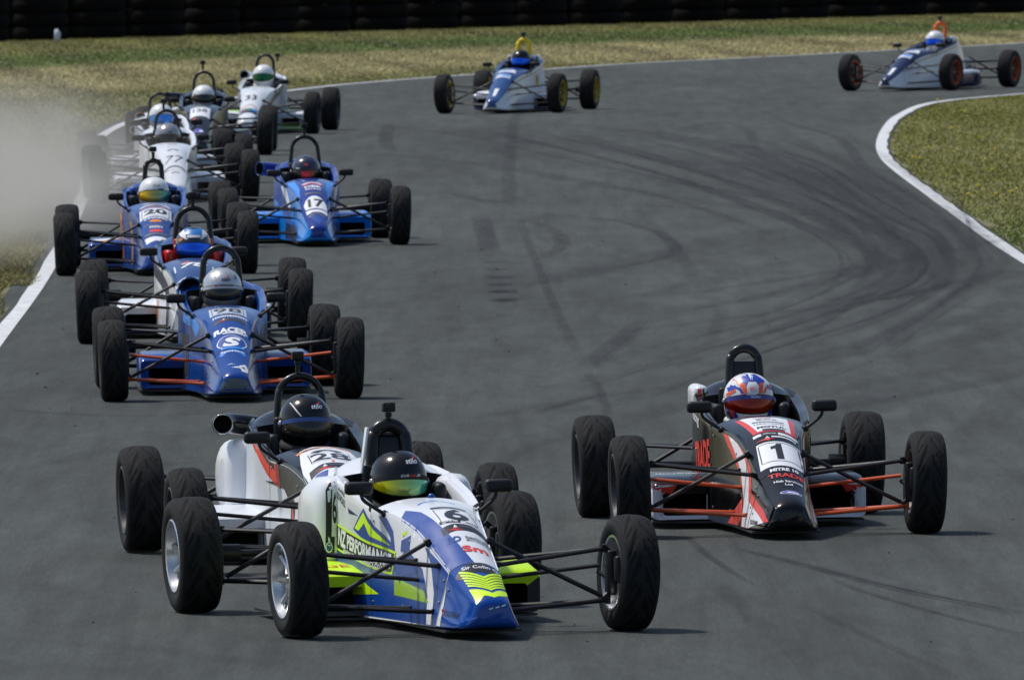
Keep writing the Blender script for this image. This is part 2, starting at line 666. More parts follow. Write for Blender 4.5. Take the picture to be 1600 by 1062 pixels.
# ---- tyre wall: two rows of stacks of big truck tyres
prof = []
Rt, ht = 0.56, 0.27
for k in range(9):
    a = -math.pi / 2 + math.pi * k / 8
    prof.append((ht / 2 + math.sin(a) * ht / 2 * 0.97, Rt - 0.075 + math.cos(a) * 0.075))
prof = [(0.03, 0.29), (0.005, 0.33)] + prof + [(ht - 0.005, 0.33), (ht - 0.03, 0.29)]
g = Geo().lathe(prof, 28, 'z')
me_wt = g.mesh('wall_tyre')
M_WT = mat('old_tyre_rubber', (0.004, 0.004, 0.0045), rough=0.9, dirt=0.04, scale=3, spec=0.08)
dirv = Vector((20.7, 29.5, 0)).normalized()
back = Vector((-dirv.y, dirv.x, 0))
b0 = Vector((-16.5, 288.05, -0.012))
for row in range(2):
    for k in range(30):
        p = b0 + dirv * (1.88 * k + 0) + back * (0.15 + 0.62 * row) + Vector((rng.uniform(-.04, .04), rng.uniform(-.05, .05), 0))
        e = bpy.data.objects.new('tyre_stack', None)
        COL.objects.link(e)
        e.location = p
        e.rotation_euler.z = rng.uniform(0, 6)
        tag(e, 'stack of old black truck tyres in the %s row of the wall' % ('rear' if row else 'front'), 'tyre stack', 'tyre stacks of the safety wall, %s row' % ('rear' if row else 'front'))
        for q in range(5):
            t = link('tyre', me_wt, M_WT, e)
            t.location = (rng.uniform(-.02, .02), rng.uniform(-.02, .02), q * 0.272)
# little white marker at the foot of the wall
g = Geo().tube([(0, 0, 0), (0.02, 0, 0.16), (-0.01, 0, 0.24)], [0.06, 0.065, 0.03], 10)
mk = link('marker_post', g.mesh('marker_post'), mat('marker_white', (0.5, 0.55, 0.62), 0.6))
mk.location = (-8.65, 295.9, -0.012)
tag(mk, 'short pale marker standing in the grass before the tyre wall', 'marker')


# ---- skid marks, cracks, debris
def rubber_mat(name, alpha, streak=40.0):
    m, nt, p = base_mat(name)
    L = nt.links.new
    p.inputs['Base Color'].default_value = (0.018, 0.018, 0.021, 1)
    p.inputs['Roughness'].default_value = 0.75
    p.inputs['Specular IOR Level'].default_value = 0.3
    uv = nt.nodes.new('ShaderNodeUVMap')
    sp = nt.nodes.new('ShaderNodeSeparateXYZ')
    L(uv.outputs[0], sp.inputs[0])

    def mth(op, a, b=None):
        r = nt.nodes.new('ShaderNodeMath')
        r.operation = op
        for i, v in enumerate((a, b)):
            if v is None:
                continue
            if isinstance(v, (int, float)):
                r.inputs[i].default_value = v
            else:
                L(v, r.inputs[i])
        return r.outputs[0]
    vv = mth('MULTIPLY', sp.outputs[1], mth('SUBTRACT', 1.0, sp.outputs[1]))
    vv = mth('MULTIPLY', vv, 4.0)
    vv = mth('POWER', vv, 0.4)
    uu = mth('MULTIPLY', sp.outputs[0], mth('SUBTRACT', 1.0, sp.outputs[0]))
    uu = mth('POWER', mth('MULTIPLY', uu, 4.0), 0.5)
    tc = nt.nodes.new('ShaderNodeTexCoord')
    mp = nt.nodes.new('ShaderNodeMapping')
    mp.inputs['Scale'].default_value = (7, 0.5, 1)
    L(tc.outputs['Object'], mp.inputs[0])
    nz = nt.nodes.new('ShaderNodeTexNoise')
    nz.inputs['Scale'].default_value = 2.0
    nz.inputs['Detail'].default_value = 5
    L(mp.outputs[0], nz.inputs['Vector'])
    mr = nt.nodes.new('ShaderNodeMapRange')
    mr.inputs[1].default_value = 0.3
    mr.inputs[2].default_value = 0.7
    mr.inputs[3].default_value = 0.35
    mr.inputs[4].default_value = 1.0
    L(nz.outputs[0], mr.inputs[0])
    al = mth('MULTIPLY', mth('MULTIPLY', vv, uu), mth('MULTIPLY', mr.outputs[0], alpha))
    L(al, p.inputs['Alpha'])
    return m


RUB = {a: rubber_mat('rubber_mark_%02d' % int(a * 100), a) for a in (0.12, 0.22, 0.35, 0.5, 0.75, 0.9)}
SKIDS = [
    ([(3.57, 207.11), (3.63, 199.96), (4.01, 192.24), (4.04, 182.96), (3.97, 173.2), (4.09, 164.01), (4.24, 152.47)], 0.16, 0.35),
    ([(0.27, 153.04), (1.01, 150.09), (1.39, 144.97), (1.49, 140.3), (1.4, 137.06), (1.01, 134.09), (0.44, 131.33)], 0.14, 0.35),
    ([(0.04, 151.06), (0.32, 148.39), (0.46, 143.73), (0.43, 139.65), (0.22, 135.87)], 0.16, 0.35),
    ([(0.09, 150.52), (0.14, 144.35), (0.21, 136.51), (0.27, 129.47), (0.36, 120.59), (0.44, 113.58), (0.48, 108.66)], 0.09, 0.35),
    ([(0.52, 107.07), (0.58, 103.53), (0.61, 99.99), (0.61, 98.32)], 0.07, 0.35),
    ([(0.5, 108.39), (0.72, 112.75), (0.99, 118.25)], 0.16, 0.35),
    ([(0.55, 107.58), (0.76, 112.02), (1.03, 117.45)], 0.1, 0.22),
    ([(4.74, 142.74), (3.67, 136.09), (2.73, 131.37), (1.85, 127.34), (1.3, 125.02), (0.52, 124.8)], 0.2, 0.22),
    ([(4.4, 132.67), (3.72, 128.08), (2.97, 123.32), (1.99, 119.98), (0.97, 116.39), (0.38, 114.33)], 0.18, 0.22),
    ([(3.65, 147.59), (3.28, 137.32), (2.83, 131.33), (2.08, 125.07), (1.25, 120.26)], 0.2, 0.22),
    ([(3.37, 152.89), (3.47, 142.85), (3.35, 134.13), (3.01, 127.43), (2.24, 119.89), (1.17, 113.31), (0.22, 106.14)], 0.18, 0.22),
    ([(1.29, 153.89), (1.5, 137.02), (1.52, 130.89), (1.32, 127.18), (0.67, 123.86), (-0.2, 122.48)], 0.14, 0.22),
    ([(1.14, 80.17), (1.45, 78.38), (1.87, 75.71), (2.41, 73.06)], 0.05, 0.75),
    ([(1.14, 80.02), (1.44, 78.17), (1.86, 75.45), (2.4, 72.82)], 0.04, 0.5),
    ([(1.57, 76.64), (1.73, 75.09), (2.04, 72.9), (2.34, 71.06)], 0.055, 0.5),
    ([(0.9, 81.72), (1.0, 79.19), (1.09, 77.5), (1.17, 76.07)], 0.05, 0.5),
    ([(1.38, 74.03), (1.61, 71.22), (1.77, 69.33), (1.94, 67.42)], 0.07, 0.22),
    ([(0.95, 77.12), (1.17, 71.72), (1.33, 67.81)], 0.12, 0.12),
    ([(0.17, 217.04), (0.05, 202.22), (0.0, 183.36), (-0.02, 163.07), (0.0, 155.87)], 0.16, 0.35),
    ([(-1.48, 203.18), (0.03, 193.38), (1.54, 182.49), (2.85, 171.09), (3.75, 155.43), (4.14, 142.55), (4.37, 131.68)], 1.1, 0.22),
    ([(-1.18, 194.11), (0.4, 181.26), (1.75, 166.8), (2.92, 155.83), (3.56, 142.81), (3.77, 129.97)], 0.8, 0.12),
    ([(0.46, 204.3), (2.02, 192.18), (3.26, 173.58), (3.95, 158.14)], 0.5, 0.22),
    ([(-1.5, 184.22), (0.02, 174.31), (1.36, 162.37), (2.55, 153.28), (3.44, 150.23), (4.88, 147.02)], 0.35, 0.22),
    ([(0.5, 165.87), (1.36, 162.37), (2.18, 149.54), (2.58, 140.95)], 0.15, 0.22),
    ([(-1.57, 203.23), (-1.55, 192.23), (-1.41, 184.94)], 0.2, 0.35),
    ([(-0.66, 163.4), (-0.25, 158.8), (0.54, 157.0), (1.37, 156.03), (2.18, 153.46)], 0.2, 0.22),
    ([(2.8, 202.8), (3.03, 195.86), (2.95, 185.53), (3.12, 177.9)], 0.14, 0.22),
    ([(2.14, 196.4), (2.52, 200.66), (2.72, 202.86)], 0.3, 0.22),
    ([(-0.82, 109.1), (-0.48, 116.14), (-0.2, 119.17), (0.25, 121.46), (0.82, 122.94)], 0.12, 0.12),
    ([(-1.01, 122.79), (-0.63, 127.04), (-0.21, 129.67)], 0.2, 0.12),
    ([(0.24, 98.98), (0.75, 101.68), (1.29, 103.91), (2.26, 109.41), (4.06, 122.55)], 0.3, 0.22),
    ([(0.89, 94.54), (1.65, 99.67), (2.62, 105.34), (3.61, 108.94)], 0.25, 0.12),
    ([(0.12, 99.02), (0.33, 101.0), (0.68, 103.49)], 0.12, 0.35),
    ([(-0.37, 85.71), (-0.16, 90.02), (0.11, 93.76), (0.39, 95.72)], 0.12, 0.22),
    ([(-0.44, 94.93), (-0.27, 91.92), (-0.16, 88.22)], 0.12, 0.12),
    ([(-3.36, 101.23), (-2.49, 99.83), (-1.59, 100.68)], 0.2, 0.22),
    ([(-3.02, 90.82), (-2.69, 92.61), (-2.4, 94.5)], 0.2, 0.12),
    ([(-2.49, 76.61), (-2.21, 81.45), (-2.13, 85.35)], 0.3, 0.12),
    ([(-2.39, 71.65), (-1.84, 70.95), (-1.11, 69.13)], 0.25, 0.12),
    ([(2.69, 93.01), (3.12, 99.21), (3.44, 103.82)], 0.3, 0.22),
    ([(2.57, 84.11), (2.82, 87.4), (2.96, 89.6)], 0.2, 0.12),
    ([(2.71, 109.25), (3.15, 111.89), (3.9, 117.65)], 0.4, 0.22),
    ([(1.36, 109.72), (1.51, 115.43), (1.67, 121.76)], 0.12, 0.22),
    ([(4.15, 131.77), (3.61, 124.47), (3.13, 117.94), (2.46, 112.14), (1.56, 107.63), (0.86, 104.66)], 0.2, 0.22),
    ([(4.24, 127.87), (3.61, 117.76), (3.16, 109.1), (2.86, 101.6)], 0.25, 0.12),
    ([(-0.33, 198.83), (1.46, 174.0), (2.49, 155.37), (3.07, 138.19)], 0.16, 0.35),
    ([(-0.19, 196.03), (1.55, 172.89), (2.56, 152.42), (3.16, 138.52), (2.89, 127.39), (2.04, 119.31), (0.91, 111.94)], 0.16, 0.22),
    ([(0.08, 199.96), (1.89, 175.09), (2.8, 154.66), (3.19, 138.4), (2.96, 128.57)], 0.18, 0.35),
    ([(0.64, 196.3), (1.97, 173.81), (2.98, 155.19), (3.23, 137.29), (3.19, 130.38)], 0.14, 0.35),
    ([(0.7, 196.35), (2.15, 173.74), (3.13, 154.45), (3.46, 139.4)], 0.18, 0.22),
    ([(3.09, 153.21), (3.51, 140.43), (3.28, 128.55), (2.4, 120.01), (1.41, 110.8)], 0.18, 0.35),
    ([(1.45, 194.3), (2.5, 176.16), (3.32, 156.68), (3.58, 139.95), (3.29, 128.48), (2.58, 120.99), (1.47, 111.67)], 0.18, 0.22),
    ([(1.64, 197.04), (2.7, 177.21), (3.43, 153.92), (3.6, 138.75), (3.38, 129.06), (2.74, 119.99), (1.5, 111.8)], 0.16, 0.22),
    ([(1.89, 196.31), (2.81, 176.77), (3.44, 154.23), (3.68, 138.75)], 0.16, 0.22),
    ([(2.45, 199.85), (3.06, 174.96), (3.66, 154.74), (3.86, 141.8), (3.58, 129.57)], 0.3, 0.22),
    ([(3.97, 142.36), (3.66, 129.83), (2.94, 119.48), (1.88, 110.32)], 0.14, 0.22),
    ([(2.86, 196.17), (3.48, 174.79), (3.93, 156.19), (3.9, 140.13), (3.75, 131.44), (3.04, 120.7), (1.94, 110.08)], 0.18, 0.22),
    ([(3.18, 197.67), (3.7, 177.3), (3.94, 156.8), (4.16, 142.54), (3.86, 129.75)], 0.18, 0.22),
    ([(3.37, 198.1), (3.78, 175.73), (4.08, 159.31), (4.17, 143.1), (3.87, 129.84)], 0.18, 0.22),
    ([(4.33, 142.56), (4.06, 132.6), (3.29, 120.76), (2.42, 111.16)], 0.14, 0.22),
    ([(4.09, 198.76), (4.33, 177.59), (4.35, 159.27), (4.35, 142.15), (4.22, 132.65), (3.38, 122.4), (2.36, 109.45)], 0.14, 0.22),
    ([(1.68, 98.69), (2.65, 101.91), (3.75, 107.05)], 0.3, 0.22),
    ([(0.23, 129.66), (1.3, 134.21), (2.53, 143.25)], 0.3, 0.12),
    ([(0.42, 121.41), (1.45, 126.9), (2.65, 136.94)], 0.3, 0.12),
    ([(0.21, 94.24), (1.2, 101.54), (2.4, 111.92)], 0.3, 0.22),
    ([(0.72, 89.51), (1.65, 94.77), (2.8, 104.66)], 0.5, 0.22),
    ([(-0.36, 98.34), (0.56, 102.1), (1.54, 105.83)], 0.3, 0.22),
    ([(-0.53, 125.21), (0.81, 133.14), (2.41, 145.94)], 0.5, 0.22),
    ([(1.05, 120.16), (2.37, 126.36), (4.04, 140.3)], 0.3, 0.22),
    ([(2.04, 120.83), (3.32, 125.57), (4.77, 132.43)], 0.5, 0.22),
    ([(3.66, 129.67), (2.94, 120.32), (1.72, 110.27), (0.89, 102.01)], 0.07, 0.5),
    ([(2.3, 192.38), (3.46, 177.59), (3.73, 159.43), (3.96, 141.24), (3.63, 130.22)], 0.07, 0.5),
    ([(2.71, 149.91), (2.96, 135.45), (2.6, 128.27), (1.72, 117.1)], 0.05, 0.22),
    ([(2.1, 177.04), (3.21, 155.09), (3.27, 137.86), (3.17, 130.15), (2.17, 119.04)], 0.09, 0.35),
    ([(-0.94, 198.06), (1.52, 169.52), (2.89, 155.2), (3.16, 137.72), (2.81, 126.01)], 0.09, 0.35),
    ([(2.92, 172.52), (3.44, 153.44), (3.55, 140.15), (3.49, 128.89), (2.4, 118.79)], 0.07, 0.35),
    ([(3.31, 139.5), (3.0, 126.31), (2.05, 118.82), (1.04, 109.31), (0.11, 103.94)], 0.09, 0.22),
    ([(3.06, 128.5), (2.37, 117.58), (1.34, 109.77), (0.1, 103.53)], 0.09, 0.22),
    ([(1.38, 201.22), (3.23, 178.79), (3.61, 152.72), (3.87, 140.34), (3.48, 128.6), (2.66, 117.2)], 0.09, 0.5),
    ([(-0.92, 198.34), (1.44, 171.67), (2.42, 154.0), (2.9, 138.84), (2.57, 126.06), (1.7, 118.22)], 0.05, 0.35),
    ([(3.93, 142.32), (3.61, 127.91), (2.59, 120.79), (1.9, 107.35)], 0.09, 0.22),
    ([(2.56, 177.09), (3.18, 154.93), (3.64, 139.05), (3.3, 127.98), (2.44, 119.11), (1.59, 110.06)], 0.07, 0.35),
    ([(0.93, 199.7), (2.89, 171.62), (3.17, 155.52), (3.63, 138.83)], 0.05, 0.35),
    ([(3.71, 140.49), (3.18, 128.64), (2.31, 118.49), (1.35, 111.33), (0.24, 101.92)], 0.07, 0.35),
    ([(3.34, 137.36), (2.88, 129.85), (1.99, 120.05), (0.85, 112.34)], 0.07, 0.35),
    ([(3.84, 175.98), (4.54, 160.12), (4.18, 140.04), (3.95, 130.98), (3.15, 118.71), (2.45, 109.45)], 0.05, 0.35),
    ([(2.9, 197.11), (3.79, 177.43), (4.15, 156.59), (4.11, 138.95), (3.84, 127.89), (2.89, 120.61)], 0.07, 0.22),
    ([(3.22, 178.88), (3.51, 153.13), (3.75, 137.36), (3.43, 130.56)], 0.09, 0.22),
    ([(4.08, 128.82), (3.22, 118.0), (2.46, 108.17), (1.47, 101.3)], 0.05, 0.22),
    ([(0.31, 205.07), (1.99, 175.19), (2.94, 152.35), (3.15, 136.25)], 0.09, 0.22),
    ([(3.09, 154.47), (3.64, 139.53), (3.33, 128.06), (2.38, 119.54)], 0.05, 0.5),
    ([(4.27, 175.8), (4.47, 157.15), (4.22, 139.58), (4.1, 128.39)], 0.05, 0.22),
    ([(-2.4, 79.47), (-1.9, 79.77), (-1.45, 82.82)], 0.4, 0.12),
    ([(-2.57, 96.45), (-2.03, 96.58), (-1.52, 98.28)], 0.2, 0.12),
    ([(-3.15, 105.29), (-2.59, 108.0), (-2.01, 110.65)], 0.4, 0.12),
    ([(-0.95, 71.93), (-0.39, 72.62), (0.18, 74.31)], 0.2, 0.12),
    ([(-1.1, 87.72), (-0.66, 87.28), (-0.22, 90.95)], 0.1, 0.12),
    ([(-2.62, 92.18), (-1.92, 92.23), (-1.23, 93.02)], 0.4, 0.12),
    ([(-2.39, 110.14), (-1.92, 113.4), (-1.35, 111.44)], 0.1, 0.12),
    ([(-1.28, 71.82), (-0.87, 71.49), (-0.48, 73.76)], 0.4, 0.12),
    ([(-0.07, 123.8), (-0.07, 125.02)], 0.248, 0.75),
    ([(-0.08, 126.1), (-0.08, 127.37)], 0.25, 0.75),
    ([(-0.1, 128.3), (-0.1, 129.43)], 0.251, 0.5),
    ([(-0.11, 130.39), (-0.11, 131.56)], 0.252, 0.5),
    ([(-0.13, 132.75), (-0.13, 133.76)], 0.254, 0.35),
    ([(-0.15, 135.19), (-0.15, 136.24)], 0.256, 0.35),
    ([(-0.17, 137.52), (-0.17, 138.59)], 0.257, 0.22),
    ([(-0.19, 138.82), (-0.25, 145.71), (-0.31, 152.53)], 0.2, 0.5),
]
for i_, (pl, w_, a_) in enumerate(SKIDS):
    cv = resample(pl, 8) if len(pl) > 2 else [(pl[0][0] + (pl[1][0] - pl[0][0]) * k / 4, pl[0][1] + (pl[1][1] - pl[0][1]) * k / 4) for k in range(5)]
    V_, F_, U_ = strip(cv, w_, 0.004 + 0.0002 * i_, 0)
    me = mesh('skid_mark', V_, F_, False)
    uvl = me.uv_layers.new(name='UVMap')
    tot = U_[-1]
    for pol in me.polygons:
        for li in pol.loop_indices:
            vi = me.loops[li].vertex_index
            uvl.data[li].uv = (U_[vi // 2] / tot, vi % 2)
    tag(link('skid_mark', me, RUB[a_]), None, kind='structure')
# loose bits of rubber and grit lying on the track
g = Geo()
for _ in range(260):
    y = rng.uniform(66, 225)
    xa, xb = at_y(LC, y) + 0.3, at_y(RC, y) - 0.3
    if xb < xa:
        continue
    x = rng.uniform(xa, xb)
    s_ = rng.choice((0.004, 0.005, 0.006, 0.008, 0.011)) * rng.uniform(0.7, 1.2)
    g.lathe([(0, s_), (s_ * 0.5, s_ * 0.9), (s_ * 0.8, 0)], 5, 'z', (x, y, 0.001), 0)
tag(link('rubber_marbles', g.mesh('rubber_marbles'), mat('loose_rubber', (0.02, 0.02, 0.02), 0.8)), 'loose dark crumbs of rubber and grit lying on the asphalt', 'debris', kind='stuff')

# ---------------------------------------------------------------- car meshes (built once, shared)
# local frame of a car: x towards the driver's left, y backwards from the front axle, z up


def pchip(xs, ys, x):
    xs, ys = np.asarray(xs, float), np.asarray(ys, float)
    h = np.diff(xs)
    d = np.diff(ys) / h
    m = np.zeros_like(ys)
    for i in range(1, len(xs) - 1):
        if d[i - 1] * d[i] > 0:
            w1, w2 = 2 * h[i] + h[i - 1], h[i] + 2 * h[i - 1]
            m[i] = (w1 + w2) / (w1 / d[i - 1] + w2 / d[i])
    m[0], m[-1] = d[0], d[-1]
    i = np.clip(np.searchsorted(xs, x) - 1, 0, len(xs) - 2)
    t = (x - xs[i]) / h[i]
    return ((2 * t ** 3 - 3 * t ** 2 + 1) * ys[i] + (t ** 3 - 2 * t ** 2 + t) * h[i] * m[i] + (-2 * t ** 3 + 3 * t ** 2) * ys[i + 1] + (t ** 3 - t ** 2) * h[i] * m[i + 1])


#       y     zb    wb    ws    zs    zt
NOSE = [(-.640, .090, .070, .050, .140, .162),
        (-.630, .072, .098, .070, .155, .184),
        (-.600, .060, .120, .083, .170, .205),
        (-.450, .048, .155, .099, .218, .258),
        (-.200, .045, .185, .122, .305, .358),
        (.000, .045, .198, .138, .370, .440),
        (.300, .045, .215, .165, .462, .545),
        (.600, .045, .240, .208, .515, .588),
        (.840, .045, .265, .262, .535, .602)]
TUB = [(.862, .045, .268, .268, .548, .25),
       (1.10, .045, .285, .285, .590, .24),
       (1.35, .045, .298, .292, .625, .24),
       (1.56, .045, .302, .288, .660, .24)]
TAIL = [(1.585, .045, .302, .285, .665, .700),
        (1.80, .050, .295, .235, .690, .770),
        (2.05, .060, .255, .165, .630, .710),
        (2.30, .100, .190, .110, .520, .560),
        (2.42, .150, .120, .075, .440, .470)]


def ring(s, cockpit):
    zb, wb, ws, zs, zt = s
    if cockpit:
        c = [(0, zb), (wb * .9, zb), (wb, zb + .022), (wb + (ws - wb) * .45, zb + (zs - zb) * .5), (ws, zs), (ws - .03, zs + .012), (ws - .06, zs - .02), (ws - .085, .36), (ws - .13, .14), (0, .11)]
    else:
        dz = zt - zs
        c = [(0, zb), (wb * .9, zb), (wb, zb + .022), (wb + (ws - wb) * .45, zb + (zs - zb) * .5), (ws, zs), (ws * .93, zs + dz * .22), (ws * .78, zs + dz * .50), (ws * .55, zs + dz * .78), (ws * .28, zs + dz * .95), (0, zt)]
    pts = catmull([Vector((a, 0, b)) for a, b in c], 5)
    return pts


RN = 46    # ring points per half


def loft(stations, ys, cockpit):
    xs = [q[0] for q in stations]
    rows = []
    for y in ys:
        s = [pchip(xs, [q[k] for q in stations], y) for k in range(1, 6)]
        half = ring(s, cockpit)
        row = [(p.x, y, p.z) for p in half] + [(-p.x, y, p.z) for p in half[-2:0:-1]]
        rows.append(row)
    return rows


SH = 20    # ring index of the shoulder line (5 samples per span, control point 4)


def grid_faces(rows, mfun, V, Fc, MI):
    o = len(V)
    m = len(rows[0])
    for r in rows:
        V += r
    for i in range(len(rows) - 1):
        for k in range(m):
            k2 = (k + 1) % m
            Fc.append((o + i * m + k, o + (i + 1) * m + k, o + (i + 1) * m + k2, o + i * m + k2))
            kk = min(k, m - 1 - k)
            MI.append(mfun(kk))


def hull_mesh(split=-.24):
    """returns nose-cone mesh and main body mesh; slots: 0 top, 1 side, 2 cockpit"""
    top = lambda k: 0 if k >= SH else 1
    V, Fc, MI = [], [], []
    ys = [-.64, -.634, -.625, -.61, -.59] + list(np.arange(-.56, split - .01, .035)) + [split]
    rows = loft(NOSE, ys, False)
    m = len(rows[0])
    grid_faces(rows, top, V, Fc, MI)
    Fc.append(tuple(range(m)))
    MI.append(0)
    nose = autosmooth(mesh('nose_cone', V, Fc, True, MI, 3), 40)
    V, Fc, MI = [], [], []
    ysf = [split + .006] + list(np.arange(split + .04, .82, .04)) + [.84]
    rf_ = loft(NOSE, ysf, False)
    grid_faces(rf_, top, V, Fc, MI)
    rc = loft(TUB, [.862] + list(np.arange(.90, 1.54, .045)) + [1.56], True)
    ck = lambda k: 1 if k < SH else (0 if k <= SH + 11 else 2)
    o1 = len(V) - m
    grid_faces(rc, ck, V, Fc, MI)
    for k in range(m):      # dash wall
        kk = min(k, m - 1 - k)
        Fc.append((o1 + k, o1 + m + k, o1 + m + (k + 1) % m, o1 + (k + 1) % m))
        MI.append(1 if kk < SH else 2)
    rt = loft(TAIL, [1.585] + list(np.arange(1.62, 2.40, .05)) + [2.42], False)
    o2 = len(V) - m
    grid_faces(rt, top, V, Fc, MI)
    for k in range(m):      # bulkhead behind the driver
        kk = min(k, m - 1 - k)
        Fc.append((o2 + k, o2 + m + k, o2 + m + (k + 1) % m, o2 + (k + 1) % m))
        MI.append(1 if kk < SH else 2)
    Fc.append(tuple(range(len(V) - 1, len(V) - m - 1, -1)))
    MI.append(2)
    Fc.append(tuple(range(m)))
    MI.append(2)
    body = autosmooth(mesh('body', V, Fc, True, MI, 3), 50)
    return nose, body


ME_NOSE, ME_BODY = hull_mesh()


def sidepod_mesh(s):
    """one sidepod, s=-1 picture-left; slots 0 paint top, 1 dark intake, 2 flank"""
    x0, x1 = .23, .575
    V, Fc, MI = [], [], []

    def rr(x0, x1, z0, z1, y, rad, n=5):
        pts = []
        for cx_, cz_, a0 in ((x1 - rad, z1 - rad, 0), (x0 + rad * .3, z1 - rad * .3, 90), (x0 + rad * .3, z0 + rad * .3, 180), (x1 - rad, z0 + rad, 270)):
            r_ = rad if a0 in (0, 270) else rad * .3
            for k in range(n):
                a = R(a0 + 90 * k / (n - 1))
                pts.append((s * (cx_ + r_ * math.cos(a)), y, cz_ + r_ * math.sin(a)))
        return pts
    rows = [rr(x0 + .05, x1 - .06, .075, .175, 1.14, .02), rr(x0 + .05, x1 - .06, .070, .185, .965, .02), rr(x0, x1 - .005, .05, .235, .945, .03), rr(x0, x1, .048, .250, .96, .035), rr(x0, x1 + .005, .048, .278, 1.15, .045), rr(x0, x1 + .005, .048, .285, 1.5, .05), rr(x0, x1 - .02, .05, .27, 1.85, .05), rr(x0, x1 - .09, .06, .2, 2.1, .04)]
    m = len(rows[0])
    for r in rows:
        V += r
    for i in range(len(rows) - 1):
        for k in range(m):
            k2 = (k + 1) % m
            f = (i * m + k, i * m + k2, (i + 1) * m + k2, (i + 1) * m + k)
            Fc.append(f if s < 0 else f[::-1])
            zc = sum(V[j][2] for j in f) / 4
            MI.append(1 if i < 1 else (0 if (zc > .19 or i == 1 and zc > .2) else 2))
    Fc.append(tuple(range(m)))
    MI.append(1)
    Fc.append(tuple((len(rows) - 1) * m + k for k in range(m)))
    MI.append(1)
    return autosmooth(mesh('sidepod', V, Fc, True, MI, 3), 40)


ME_POD = {-1: sidepod_mesh(-1), 1: sidepod_mesh(1)}
BVH_BODY = None


def headrest_mesh():
    g = Geo()
    for q in (-1, 1):
        g.box((q * .19, 1.42, .575), (.06, .22, .15), 0, .025, Matrix.Rotation(R(-8 * q), 3, 'Z'))
    g.box((0, 1.572, .62), (.30, .04, .22), 0, .018)
    return autosmooth(g.mesh('headrest'), 40)


ME_HEADREST = headrest_mesh()


def bvh_of(*mes):
    V, Fc = [], []
    for me in mes:
        o = len(V)
        V += [v.co.copy() for v in me.vertices]
        Fc += [[i + o for i in p.vertices] for p in me.polygons]
    return BVHTree.FromPolygons(V, Fc)


BVH_BODY = bvh_of(ME_NOSE, ME_BODY)
BVH_POD = bvh_of(ME_POD[-1], ME_POD[1])


def tyre_mesh(w, Rr):
    """revolved tyre with flame-shaped grooves cut into the tread; slots: 0 tread, 1 groove, 2 sidewall"""
    NT, NX = 300, 30
    hw = w / 2
    V, Fc, MI = [], [], []
    side = [(-hw * .80, .172), (-hw * .92, .180), (-hw * 1.0, .205), (-hw * 1.03, .228), (-hw * 1.01, Rr - .042), (-hw * .955, Rr - .0245)]
    tr = [(-hw * .88 + 2 * hw * .88 * k / (NX - 1)) for k in range(NX)]
    prof_n = len(side) * 2 + NX
    inner = [(-hw * .80, .165)]

    def depth(th, x):
        u = abs(x) / hw
        sg = 1 if x > 0 else -1
        if u > .80:
            return 0.0
        N = 12
        ph = (th * N / (2 * math.pi) + (0.0 if sg > 0 else 0.45) - 1.15 * u ** 1.25 + .1 * math.sin(u * 7)) % 1.0
        wd_ = .19 * (1 - u * .9) + .06
        d = abs(ph - .5)
        a = 1 if (d < wd_ and .10 < u < .76) else 0
        ph2 = (th * N / (2 * math.pi) + (0.5 if sg > 0 else 0.95) - 1.0 * u ** 1.3) % 1.0
        b = 1 if (abs(ph2 - .5) < .09 and .34 < u < .72) else 0
        return .003 if (a or b) else 0.0
    for t in range(NT):
        th = 2 * math.pi * t / NT
        ca, sa = math.cos(th), math.sin(th)
        row = [(x, r) for x, r in side]
        for x in tr:
            u = abs(x) / hw
            r = Rr - .0185 * u ** 3.2 - .003 * u ** 2 - depth(th, x)
            row.append((x, r))
        row += [(-x, r) for x, r in side[::-1]]
        V += [(x, r * ca, r * sa) for x, r in row]
    m = prof_n
    for t in range(NT):
        t2 = (t + 1) % NT
        th = 2 * math.pi * (t + .5) / NT
        for i in range(m - 1):
            Fc.append((t * m + i, t2 * m + i, t2 * m + i + 1, t * m + i + 1))
            if len(side) <= i < len(side) + NX - 1:
                x = (tr[i - len(side)] + tr[i - len(side) + 1]) / 2
                MI.append(1 if depth(th, x) > 0 else 0)
            else:
                MI.append(2 if (i < len(side) - 1 or i > len(side) + NX) else 0)
    return mesh('tyre', V, Fc, True, MI, 3)


def rim_mesh(w, spokes=8):
    """wheel, outer face towards -x; slots 0 rim metal, 1 hub hardware"""
    hw = w / 2
    g = Geo()
    g.lathe([(-hw * .80, .176), (-hw * .93, .178), (-hw * .97, .172), (-hw * .93, .164), (-hw * .60, .158), (-hw * .35, .150), (hw * .5, .150), (hw * .92, .166), (hw * .95, .176), (hw * .80, .176)], 48)
    g.lathe([(-hw * .30, .150), (-hw * .22, .115), (-hw * .28, .07), (-hw * .34, .045), (-hw * .40, .03), (-hw * .40, 0)], 48, mi=2)
    for k in range(spokes):
        a = 2 * math.pi * k / spokes
        c, s_ = math.cos(a), math.sin(a)
        g.tube([(-hw * .42, c * .035, s_ * .035), (-hw * .40, c * .09, s_ * .09), (-hw * .55, c * .15, s_ * .15)], [.016, .012, .016], 6, 2)
    for k in range(4):
        a = 2 * math.pi * (k + .5) / 4
        g.tube([(-hw * .38, .05 * math.cos(a), .05 * math.sin(a)), (-hw * .50, .05 * math.cos(a), .05 * math.sin(a))], .008, 6, 1)
    g.tube([(-hw * .35, 0, 0), (-hw * .62, 0, 0)], [.026, .018], 12, 1)
    return autosmooth(g.mesh('rim', True, 3), 40)


